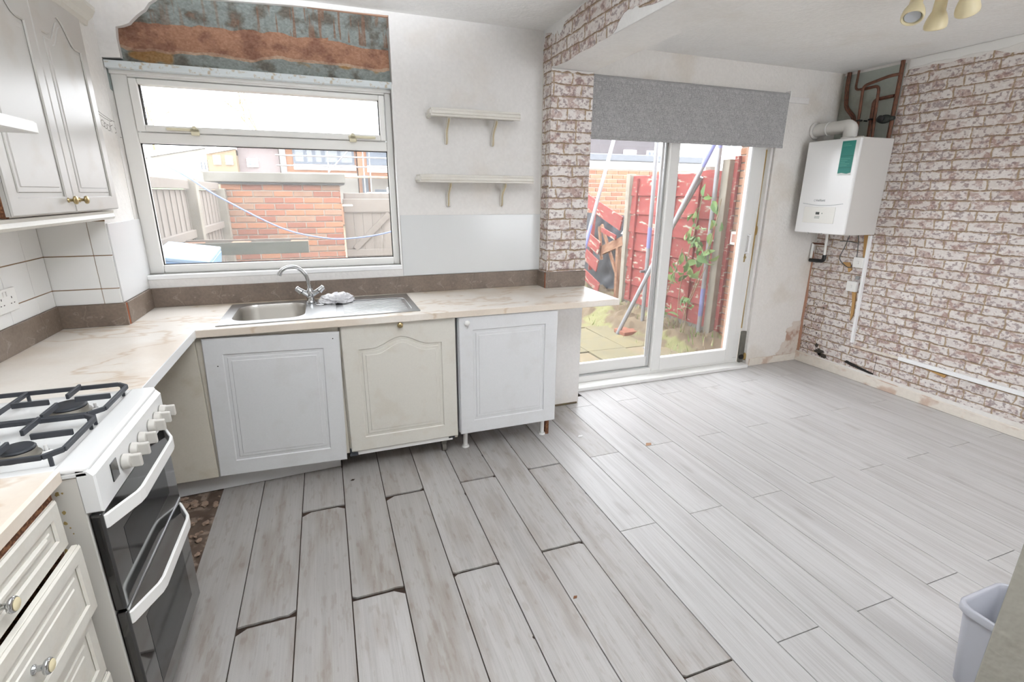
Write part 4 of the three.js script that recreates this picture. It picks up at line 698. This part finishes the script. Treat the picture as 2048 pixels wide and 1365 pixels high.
// =====================================================================
// OUTSIDE
const GY = -.1;
const mesh = (name, geos, m, label, category, group) => single(name, geos, m, label, category, group);
struct('ground', [bx(-30, 40, -.4, GY - .04, -45, -.3)], M.soil);
{ // paving
  const p = structGroup('patio');
  part(p, 'bedding', [bx(-2, 3.6, -.2, GY - .035, -3.6, -.34)], M.soil);
  const geo = [.452].map((s) => uvBox(new RoundedBoxGeometry(s, .045, s, 1, .006)))[0];
  for (let i = -9; i < 2; i++) for (let j = 0; j < 5; j++) {
    const x = 2.43 + i * .46, z = -.56 - j * .46; if (i === 1 && j > 3) continue;
    piece(p, 'paving_slab', geo, M.slab[Math.floor(hash(i + 20, j, 3) * 3)], [x, GY - .024 + hash(i + 20, j, 5) * .012, z], [rr(-.012, .012), rr(-.01, .01), rr(-.012, .012)]);
  }
}
{ // earth bank along the red fence and its weeds
  const g = new THREE.PlaneGeometry(1.3, 4.4, 40, 120).rotateX(-Math.PI / 2).translate(3.4, 0, -2.75), p = g.attributes.position;
  for (let i = 0; i < p.count; i++) { const x = p.getX(i), z = p.getZ(i), e = sstep(x + .18 * Math.sin(z * 3) - .35 * sstep(-z, 1.6, 2.6) * -1, 2.95, 3.5); p.setY(i, GY - .06 + e * (.1 + .14 * fbm(x + 8, z + 8, 12, 12, 4, 3)) + .03 * fbm(x, z + 9, 50, 50, 3, 5)); }
  g.computeVertexNormals(); struct('flower_bed', [uvBox(g)], M.soil);
  const blades = [], up = [];
  for (let i = 0; i < 900; i++) { const z = -.7 - Math.pow(rnd(), .8) * 3.9, x = 2.85 + Math.pow(rnd(), .7) * .78, h = rr(.02, .13), a = rr(0, 6.28), t = rr(.1, .7), w = rr(.003, .011); const e = sstep(x, 2.95, 3.5), y = GY - .05 + e * .14; const q = new THREE.BufferGeometry(); const cx = Math.cos(a), cz = Math.sin(a); q.setAttribute('position', new THREE.Float32BufferAttribute([x - cz * w, y, z + cx * w, x + cz * w, y, z - cx * w, x + cx * h * t, y + h, z + cz * h * t], 3)); q.computeVertexNormals(); (i % 3 ? blades : up).push(clean(q)); }
  mesh('weeds', blades, M.leaf[2], 'low pale green weeds along the foot of the red fence', 'weeds').userData.kind = 'stuff';
  mesh('dead_stalks', up, mat(0xa8997c, .9, { side: THREE.DoubleSide }), 'dry brown stalks and grass among the weeds by the fence', 'weeds').userData.kind = 'stuff';
}
const BRK = uvBox(new RoundedBoxGeometry(.211, .061, .03, 1, .004)), BRK2 = uvBox(new RoundedBoxGeometry(.0985, .061, .03, 1, .004));
function brickFace(parent, mats, W, y0, y1, at, s, half = 0) {           // at(u, y) -> [position, turn]
  let c = 0; for (let y = y0 + .0375; y < y1 - .03; y += .075, c++) {
    let u = 0, k = 0; const off = (c + half) % 2;
    while (u < W - .03) { let w = off && k === 0 ? .1125 : .225; const small = w < .2 || W - u < .2; if (small) w = .1125; const [p, t] = at(u + w / 2, y); piece(parent, 'brick', small ? BRK2 : BRK, mats[Math.floor(hash(k, c, s) * mats.length)], p, [0, t, 0]); u += w; k++; }
  }
}
{ // brick outhouse beyond the window
  const t = thing('brick_outhouse', 'red brick outhouse with a flat concrete roof outside the kitchen window', 'outhouse', [-.8, GY, -4.6]);
  part(t, 'wall', [bx(-1.455, -.135, GY, 1.64, -5.6, -3.712)], M.mortar);
  brickFace(t, M.brickRed, 1.33, GY, 1.64, (u, y) => [[-1.46 + u, y, -3.712], 0], 3);
  brickFace(t, M.brickRed, .9, .4, 1.64, (u, y) => [[-.135, y, -3.73 - u], Math.PI / 2], 5);
  part(t, 'roof_slab', [bx(-1.6, -.05, 1.645, 1.757, -5.8, -3.6, .012)], M.concrete, { label: 'thick concrete roof slab stained dark along its lower edge' });
  part(t, 'lead_strip', [bx(-1.59, -.06, 1.628, 1.648, -5.7, -3.63)], mat(0x4f4f50, .8));
}
{ // close-boarded fence on the left
  const t = thing('garden_fence', 'weathered grey close-boarded fence running away left of the outhouse', 'fence', [-1.48, GY, -2]);
  const g = uvBox(new RoundedBoxGeometry(.018, 1.6, .09, 1, .003));
  for (let z = -.35, i = 0; z > -3.74; z -= .086, i++) piece(t, 'fence_slat', g, M.fenceGrey[i % 3], [-1.5 + (i % 2) * .008, GY + .85, z], [0, (i % 2 ? .05 : -.05), 0]);
  for (const [a, b] of [[-.3, -2.12], [-2.25, -3.56]]) for (const [y, h] of [[1.595, .075], [1.165, .07], [.5, .07]]) part(t, 'fence_rail', [bx(-1.488, -1.45, y - h / 2, y + h / 2, b, a, .004)], M.fenceGrey[0]);
  part(t, 'fence_post', [bx(-1.5, -1.40, GY, 1.65, -2.24, -2.13, .008)], M.post); part(t, 'fence_post', [bx(-1.5, -1.40, GY, 1.57, -3.69, -3.58, .008)], M.post);
}
{ // garden gate
  const t = thing('garden_gate', 'weathered wooden gate with a diagonal brace beside the outhouse', 'gate', [.4, GY, -3.9]);
  const g = uvBox(new RoundedBoxGeometry(.118, 1.33, .02, 1, .003));
  for (let i = 0; i < 8; i++) piece(t, 'gate_board', g, M.fenceGrey[(i * 2) % 3], [-.03 + i * .12, .61, -3.93 - (i % 2) * .004]);
  part(t, 'gate_rail', [bx(-.09, .88, 1.285, 1.455, -3.94, -3.89, .006)], M.fenceGrey[1]); part(t, 'gate_rail', [bx(-.09, .88, .7, .79, -3.92, -3.895, .004)], M.fenceGrey[1]);
  part(t, 'gate_brace', [bar([.5, 1.26, -3.908], [.02, .8, -3.908], .03, .075)], M.fenceGrey[0]);
  part(t, 'hinge', [bx(-.1, .03, 1.36, 1.385, -3.888, -3.884, .001)], M.white);
  mesh('board_fence', [bx(-.06, 1.2, 1.0, 1.53, -4.32, -4.28, .01)], M.fenceGrey[2], 'top of a dark board fence showing just above the gate', 'fence');
}
{ // pallet on its edge
  const t = thing('wooden_pallet', 'mossy wooden pallet standing on edge outside the kitchen window', 'pallet', [-1.1, GY, -1.48]);
  const g = uvBox(new RoundedBoxGeometry(.93, .1, .018, 1, .003)); const moss = tmat(dtex(256, 128, 1.2, .3, (u, v) => mix3([122, 120, 110], [88, 90, 78], fbm(u, v, 9, 6, 6, 3))), .95);
  for (let i = 0; i < 7; i++) { const y = 1.085 - i * (i ? .165 : 0) - (i ? .0 : 0); piece(t, 'pallet_board', g, moss, [-.955, y, -1.42]); }
  for (const y of [1.1, .62, .1]) piece(t, 'pallet_board', g, M.fenceGrey[0], [-.955, y, -1.555]);
  for (const x of [-1.35, -1.01, -.56]) for (const y of [1.09, .6, .1]) part(t, 'pallet_block', [bx(x - .07, x + .07, y - .05, y + .045, -1.545, -1.43, .004)], M.oldTimber);
}
{ // slim bin
  const t = thing('garden_bin', 'slim pale blue bin with a lid close outside the lower left of the window', 'bin', [-1.245, GY, -.75]), bl = mat(0x86add8, .5);
  part(t, 'bin_body', [uvBox(new THREE.CylinderGeometry(.222, .19, 1.06, 4, 1).rotateY(Math.PI / 4).scale(1, 1.05, 1.35).translate(-1.245, GY + .556, -.75))], bl);
  const tilt = (g) => g.rotateX(.12).rotateZ(-.15).translate(-1.245, 1.115, -.75);
  part(t, 'lid', [tilt(bx(-.165, .165, .0, .03, -.225, .225, .01))], mat(0xa9c8e6, .35));
  part(t, 'lid_lip', [tilt(bx(-.168, .168, -.1, .0, .205, .228, .006)), tilt(bx(.15, .168, -.1, .0, -.225, .22, .006))], bl);
}
mesh('washing_line', [tube([[-2.6, 2.25, -1.5], [-1.524, 1.765, -1.5], [-1.118, 1.49, -1.5], [-.702, 1.246, -1.5], [-.392, 1.156, -1.5], [-.142, 1.141, -1.5], [.244, 1.2, -1.5], [.8, 1.4, -1.5], [1.15, 1.62, -1.5]], .0065, 90, 6)], mat(0x8fa4e6, .7), 'sagging blue washing line strung across the yard', 'rope');
// ---- beyond the patio door
{ // red fence
  const t = thing('red_fence', 'red painted board fence panel between two concrete posts', 'fence', [3.68, GY, -2]);
  for (let i = 0; i < 7; i++) { const y = .07 + i * .242, sag = i === 6 ? 1 : 0; part(t, 'fence_board', [uvBox(ext(shape([[-2.86, y], [-1.16, y], [-1.16, y + .262], ...(sag ? [[-1.4, y + .285], [-1.75, y + .25], [-2.1, y + .265], [-2.5, y + .255]] : [[-2.0, y + .262]]), [-2.86, y + .262]]), .016, .002).rotateY(-Math.PI / 2).rotateZ(-.085).translate(3.665 - y * .085, 0, 0))], M.redPaint[i % 3]); }
  for (const z of [-1.5, -1.93, -2.72]) part(t, 'batten', [bx(3.628, 3.662, .1, 1.74, z - .022, z + .022, .004)], M.redPaint[1]);
  part(t, 'gravel_board', [bx(3.66, 3.7, GY, .1, -2.86, -1.16, .004)], M.concrete);
  mesh('fence_post', [bx(3.62, 3.72, GY - .05, 1.89, -1.155, -1.055, .008)], M.post, 'leaning pale concrete fence post beside the brick wall', 'post');
  mesh('fence_post', [bx(3.62, 3.72, GY - .05, 1.8, -2.96, -2.87, .008)], M.post, 'concrete fence post next to the collapsed red panel', 'post');
  mesh('fence_post', [bx(3.74, 3.8, GY, 1.84, -1.55, -1.46, .006)], M.fenceGrey[2], 'post stub poking up behind the middle of the red fence', 'post');
  mesh('fence_offcut', [bx(3.68, 3.715, GY, 1.92, -1.054, -1.0, .004)], M.redPaint[1], 'narrow dark red upright strip beside the leaning post', 'timber');
}
{ // collapsed fence panel
  const t = thing('broken_fence_panel', 'collapsed red fence panel with tilted boards and gaps', 'fence', [3.62, GY, -3.6]);
  const b = (z0, y0, z1, y1, h, i, x = 3.62) => part(t, 'fence_board', [bar([x, y0, z0], [x - .02, y1, z1], .02, h)], M.redPaint[i]);
  b(-4.7, 1.63, -2.975, 1.134, .2, 0); b(-4.7, 1.33, -4.1, 1.18, .2, 1); b(-4.8, 1.12, -3.55, .73, .2, 2); b(-4.8, .86, -3.58, .455, .19, 0); b(-4.6, .45, -3.5, .12, .16, 1); b(-3.55, 1.02, -3.1, .93, .07, 1);
  part(t, 'batten', [bar([3.66, 1.49, -3.855], [3.66, .35, -3.92], .03, .05)], M.redPaint[1]); part(t, 'batten', [bar([3.68, 1.081, -3.655], [3.68, .42, -3.166], .03, .05)], M.oldTimber); part(t, 'batten', [bar([3.68, 1.05, -3.72], [3.68, .55, -3.6], .03, .05)], M.oldTimber);
  part(t, 'rail', [bar([3.66, .70, -3.56], [3.64, .9, -2.95], .05, .13)], M.oldTimber); part(t, 'upright', [bar([3.69, .8, -3.07], [3.69, -.02, -3.04], .06, .16)], M.oldTimber);
  mesh('plastic_sheeting', [uvBox((() => { const g = new THREE.PlaneGeometry(1.9, 1.25, 30, 20), p = g.attributes.position; for (let i = 0; i < p.count; i++) p.setZ(i, .1 * fbm(p.getX(i) + 3, p.getY(i) + 3, 6, 6, 4, 3)); g.computeVertexNormals(); return g.rotateY(-Math.PI / 2).translate(4.05, .6, -3.95); })())], mat(0x3c434c, .55, { side: THREE.DoubleSide }), 'dark grey plastic sheeting showing through the gaps of the collapsed fence', 'sheeting');
  mesh('white_board', [faceLeft(ext(shape([[-3.5, .95], [-3.05, .93], [-3.05, 1.35]]), .02, .002), 3.95)], mat(0xdfe4dc, .7), 'white board leaning behind the concrete post with a green lower edge', 'board');
}
{ // brick garage next door
  const t = thing('brick_garage', 'pale brick garage with a white fascia behind the collapsed fence', 'garage', [5, GY, -6]);
  part(t, 'wall', [bx(3.95, 6.4, GY, 1.965, -8, -5.012)], M.mortar);
  brickFace(t, M.brickPale, 1.7, .75, 1.965, (u, y) => [[3.95 + u, y, -5.012], 0], 9);
  part(t, 'fascia', [bx(3.85, 6.5, 1.965, 2.105, -5.06, -4.97, .006)], M.white); part(t, 'roof_edge', [bx(3.8, 6.55, 2.105, 2.225, -8.2, -4.92, .02)], M.roofGrey);
}
{ // flank wall on the right
  const t = thing('brick_flank_wall', 'brick house wall at the right edge of the patio door view', 'wall', [3.8, GY, -.6]);
  part(t, 'wall', [bx(3.735, 4.1, GY, 2.7, -1.04, -.31)], M.mortar);
  brickFace(t, [...M.brickPale, M.brickRed[3]], .73, GY, 2.65, (u, y) => [[3.735, y, -1.04 + u], Math.PI / 2], 13);
  part(t, 'vent_tile', [bx(3.7, 3.728, 1.03, 1.165, -1.0, -.87, .003)], M.white); part(t, 'vent_slots', [bx(3.697, 3.7005, 1.055, 1.14, -.975, -.895)], mat(0xb98f84, .9));
}
{ // scaffold poles standing in the yard
  const pole = (label, a, b, bands) => { const t = thing('scaffold_pole', label, 'pole', [a[0], a[1], a[2]]); part(t, 'tube', [rod(a, b, .0242, .0242, 16)], M.galv); const at = (f) => [0, 1, 2].map((i) => a[i] + (b[i] - a[i]) * f); for (const [f, g] of bands) part(t, 'paint_band', [rod(at(f), at(g), .0252, .0252, 16)], M.bluePaint, { label: 'blue painted band' }); return t; };
  pole('upright scaffold pole seen through the left pane of the patio door', [3.28, GY, -1.845], [3.28, 3.4, -1.845], [[.29, .36], [.0, .01]]);
  pole('upright scaffold pole in front of the red fence, right pane', [3.57, GY, -1.165], [3.57, 3.4, -1.165], [[.09, .18], [.6, .63]]);
  pole('diagonal scaffold pole with a blue end crossing behind the door frame', [2.892, GY, -1.782], [3.86, 2.95, -1.04], [[.3, .36], [.63, .8]]);
  pole('shorter diagonal pole touching the long one, right pane', [3.42, .75, -1.93], [3.52, 1.72, -1.34], []);
  pole('leaning scaffold pole with a blue lower band, leftmost in the door', [2.62, GY, -2.66], [3.56, 3.0, -2.93], [[.26, .4], [.77, .86]]);
  const c = thing('scaffold_coupler', 'steel coupler clamped on the upright pole in the left pane', 'coupler', [3.28, .62, -1.845]); part(c, 'clamp', [rod([3.28, .62, -1.845], [3.28, .66, -1.845], .034, .034, 14), bx(3.19, 3.3, .625, .65, -1.86, -1.83, .004)], mat(0x77777c, .5, { metalness: .6 }));
}
{ // shrub before the red fence
  const t = thing('leafy_shrub', 'thin shrub with scattered green leaves before the red fence', 'shrub', [3.5, GY, -1.35]);
  const stems = [[[3.5, GY, -1.45], [3.52, .4, -1.5], [3.5, .75, -1.42], [3.5, 1.3, -1.3], [3.52, 1.65, -1.28]], [[3.5, GY, -1.42], [3.48, .3, -1.3], [3.46, .75, -1.12], [3.5, 1.25, -1.02], [3.5, 1.5, -.98]], [[3.48, GY, -1.46], [3.4, .25, -1.6], [3.45, .6, -1.55], [3.46, .95, -1.45]], [[3.5, .3, -1.3], [3.45, .55, -1.15], [3.42, .8, -1.0]], [[3.42, GY, -1.4], [3.36, .05, -1.5], [3.32, .22, -1.58]], [[3.45, GY, -1.3], [3.4, .2, -1.2], [3.38, .32, -1.25]]];
  for (const s of stems) part(t, 'stem', [tube(s, .005, 30, 6)], M.twig);
  const leaf = (() => { const s = new THREE.Shape(); s.moveTo(0, 0); s.quadraticCurveTo(.046, .04, 0, .1); s.quadraticCurveTo(-.046, .04, 0, 0); const g = new THREE.ShapeGeometry(s, 8), p = g.attributes.position; for (let i = 0; i < p.count; i++) p.setZ(i, Math.abs(p.getX(i)) * .5 - p.getY(i) * p.getY(i) * 3); g.computeVertexNormals(); return clean(g); })();
  const spots = [[3.5, 1.29, -1.32, 7], [3.5, 1.02, -1.36, 12], [3.47, .78, -1.45, 9], [3.5, 1.2, -1.1, 6], [3.46, .9, -1.1, 9], [3.46, .62, -1.5, 6], [3.4, .22, -1.58, 6], [3.4, .32, -1.22, 9], [3.45, .72, -1.22, 7], [3.5, 1.5, -1.2, 5], [3.42, .5, -1.55, 4]];
  for (const [x, y, z, n] of spots) for (let i = 0; i < n; i++) { const m = piece(t, 'leaf', leaf, M.leaf[i % 3], [x + rr(-.06, .06), y + rr(-.07, .05), z + rr(-.1, .1)], [rr(-.6, 2.2), rr(0, 6.28), rr(-.9, .9)]); m.scale.setScalar(rr(.95, 1.6)); }
}
mesh('brick_rubble', [bx(2.98, 3.32, GY + .0, GY + .05, -1.72, -1.5, .01).rotateY(.05)], M.brickPale[2], 'pinkish brick paver lying at the edge of the flower bed', 'paver');
mesh('grey_offcut', [bx(2.83, 2.98, GY, GY + .02, -1.16, -1.13, .004)], mat(0x9a9aa0, .6), 'short grey plastic strip lying on the paving', 'litter');
// ---- houses behind
function house(name, label, x0, x1, z, h, wallM, o = {}) {
  const t = thing(name, label, 'house', [(x0 + x1) / 2, GY, z - 3]);
  part(t, 'wall', [bx(x0, x1, GY, h, z - (o.depth || 6), z)], wallM);
  if (o.slope) part(t, 'gable', [ext(shape([[x0, h], [x1, h], [x1, h + o.slope - .02]]), .3).translate(0, 0, z - .3)], wallM);
  if (o.slope) part(t, 'roof', [uvBox(ext(shape([[x0, h - .0], [x1, h + o.slope], [x1, h + .22 + o.slope], [x0, h + .22]]), 6.2).translate(0, 0, z - 6.1))], M.white);
  else if (o.pitch) part(t, 'roof', [faceLeft(ext(shape([[z + .4, h - .1], [z - 3, h + o.pitch], [z - 6.4, h - .1]]), x1 - x0), x1)], M.roofGrey);
  for (const [a, b, c, d, dark] of o.windows || []) { const w = part(t, 'window', [bx(a, b, c, d, z, z + .08), bx((a + b) / 2 - .04, (a + b) / 2 + .04, c, d, z + .08, z + .1)], M.white); part(w, 'window_glass', [bx(a + .08, (a + b) / 2 - .05, c + .08, d - .08, z + .08, z + .09), bx((a + b) / 2 + .05, b - .08, c + .08, d - .08, z + .08, z + .09)], dark ? M.winDark : M.winLight); }
  return t;
}
house('cream_house', 'white house with a sloping white-edged roof at far left of the window view', -9, -5.2, -25, 2.75, M.render, { slope: .75, windows: [[-5.6, -5.25, 2.45, 2.95, 1]] });
house('peach_house', 'peach coloured house with a sloping roof left of centre in the window', -5.15, -3.95, -24.5, 3.2, M.peach, { slope: .25, windows: [[-4.9, -4.6, 2.75, 3.15, 0], [-4.4, -4.1, 2.75, 3.15, 0]] });
house('pink_house', 'pale pinkish flat-faced house in the middle of the window view', -3.95, -2.15, -25.2, 3.95, M.pink, { pitch: .3, windows: [[-3.6, -3.1, 2.7, 3.1, 0]] });
{ const t = house('terraced_house', 'brick terrace with a band of large dark-framed windows behind scaffolding', -2.1, 1.5, -25, 3.9, M.brickPale[0], { pitch: .75, windows: [] });
  const win = [[-1.45, -.95], [-.9, -.55], [-.5, -.12], [-.05, .65], [.7, 1.35]];
  part(t, 'window_band', [bx(-1.5, 1.4, 2.9, 3.75, -25, -24.93)], M.winDark); for (const [a, b] of win) part(t, 'window_glass', [bx(a + .06, b - .06, 3.0, 3.68, -24.93, -24.9)], M.winLight);
  part(t, 'white_band', [bx(-1.5, 1.45, 2.62, 2.88, -25, -24.9)], M.white); part(t, 'side_pier', [bx(-2.1, -1.85, GY, 3.9, -25, -24.85)], M.render); part(t, 'lower_panel', [bx(-1.85, 1.5, 1.0, 2.5, -25, -24.9)], M.render); }
{ const t = house('terraced_house', 'taller grey-roofed end of the brick terrace at the right of the window', 1.55, 6.5, -24.8, 4.1, M.brickPale[0], { pitch: .7, windows: [] });
  part(t, 'window_band', [bx(2.0, 3.6, 2.9, 3.7, -24.8, -24.72)], M.winDark); part(t, 'white_band', [bx(2.0, 3.7, 2.55, 2.88, -24.8, -24.7)], M.white); part(t, 'lower_panel', [bx(2.1, 3.8, 1.3, 2.3, -24.8, -24.7)], M.render); part(t, 'lower_window', [bx(1.7, 2.0, 1.2, 2.4, -24.8, -24.72)], M.winDark); part(t, 'lower_window', [bx(2.3, 3.4, 1.2, 1.7, -24.7, -24.66)], M.winDark); }
house('white_house', 'white rendered building above the red fence in the right pane', 11.0, 14.05, -12, 3.6, mat(0xe6e5e2, .9), { depth: .8, windows: [[13.3, 13.95, 2.75, 3.4, 0]] });
house('terraced_house', 'hazy brick terrace above the garage in the left pane', 14, 22, -22, 6, mat(0x5e5a5e, .9), { pitch: 1, windows: [[15.5, 16.3, 2.9, 3.9, 0], [17, 17.6, 2.9, 3.9, 1], [18, 18.6, 2.9, 3.9, 0], [19.2, 19.9, 2.9, 3.9, 1]] });
{ // scaffolding on the terrace
  const t = thing('house_scaffold', 'galvanised scaffolding across the front of the brick terrace', 'scaffolding', [0, GY, -23.8]);
  for (const x of [-1.8, .1, 1.75, 2.05, 3.2]) part(t, 'standard', [rod([x, GY, -23.8], [x, 4.4, -23.8], .035, .035, 8)], M.galv);
  for (const y of [2.3, 2.75, 3.2, 3.5]) part(t, 'ledger', [rod([-2.2, y, -23.76], [4.5, y, -23.76], .035, .035, 8)], M.galv);
  part(t, 'brace', [rod([.1, 2.5, -23.72], [1.75, 4.2, -23.72], .03, .03, 8)], M.galv); part(t, 'deck', [bx(-2.2, 4.5, 2.25, 2.32, -24.6, -23.7)], M.rawWood);
}
mesh('parked_van', [bx(1.2, 2.6, GY - .04, 1.55, -17, -15, .1), bx(2.0, 2.55, 1.4, 1.75, -17, -15, .08)], mat(0xeceeee, .4), 'white vehicle roof glimpsed beyond the gate', 'vehicle');
{ // bare trees
  const grow = (p, d, L, r, n, out) => { const q = p.clone().addScaledVector(d, L); out.push(rod(p.toArray(), q.toArray(), r, r * .7, 5)); if (!n) return; for (let i = 0; i < 3; i++) grow(q, d.clone().add(new THREE.Vector3(rr(-.8, .8), rr(-.25, .6), rr(-.8, .8))).normalize(), L * rr(.6, .8), r * .6, n - 1, out); };
  for (const [x, z, h, l] of [[-3.6, -34, 1.9, 'bare winter tree rising faintly behind the pink house'], [-9.5, -34, 1.5, 'bare winter tree at the far left above the white house']]) { const t = thing('bare_tree', l, 'tree', [x, GY, z]), o = []; grow(new THREE.Vector3(x, 2.9, z), new THREE.Vector3(0, 1, 0), h, .09, 4, o); part(t, 'trunk', [rod([x, GY, z], [x, 2.95, z], .16, .1, 8)], M.twig); part(t, 'twigs', o, M.twig, { kind: 'stuff' }); }
  const g = new THREE.IcosahedronGeometry(1, 5), p = g.attributes.position; for (let i = 0; i < p.count; i++) { const n = 1 + .5 * (fbm(p.getX(i) * .5 + 2, p.getY(i) * .5 + p.getZ(i) * .4 + 2, 8, 8, 4, 3) - .5); p.setXYZ(i, p.getX(i) * n * 1.1, p.getY(i) * n * .8, p.getZ(i) * n); } g.computeVertexNormals();
  mesh('evergreen_bush', [uvBox(g.scale(.8, 1.35, .8).translate(-4.3, 1.0, -14))], mat(0x7d8d70, .95), 'dull green bush above the fence at the lower left of the window', 'bush');
}
for (const [n, g] of [['base_cabinet', 'base cabinets of the kitchen'], ['worktop', 'marbled worktops'], ['copper_pipe', 'copper pipes above the boiler'], ['pipe_clip', 'black clips on the copper pipes'], ['wood_scrap', 'scraps of bare wood on the brick-papered wall'], ['fused_switch', 'white switch boxes under the boiler'], ['cable_trunking', 'white trunking on the brick-papered wall'], ['scaffold_pole', 'scaffold poles in the yard'], ['fence_post', 'posts of the red fence'], ['terraced_house', 'terraced houses behind the yard'], ['bare_tree', 'bare winter trees'], ['floor_scrap', 'litter on the floor']]) grouped(n, g);
renderer.render(scene, camera);
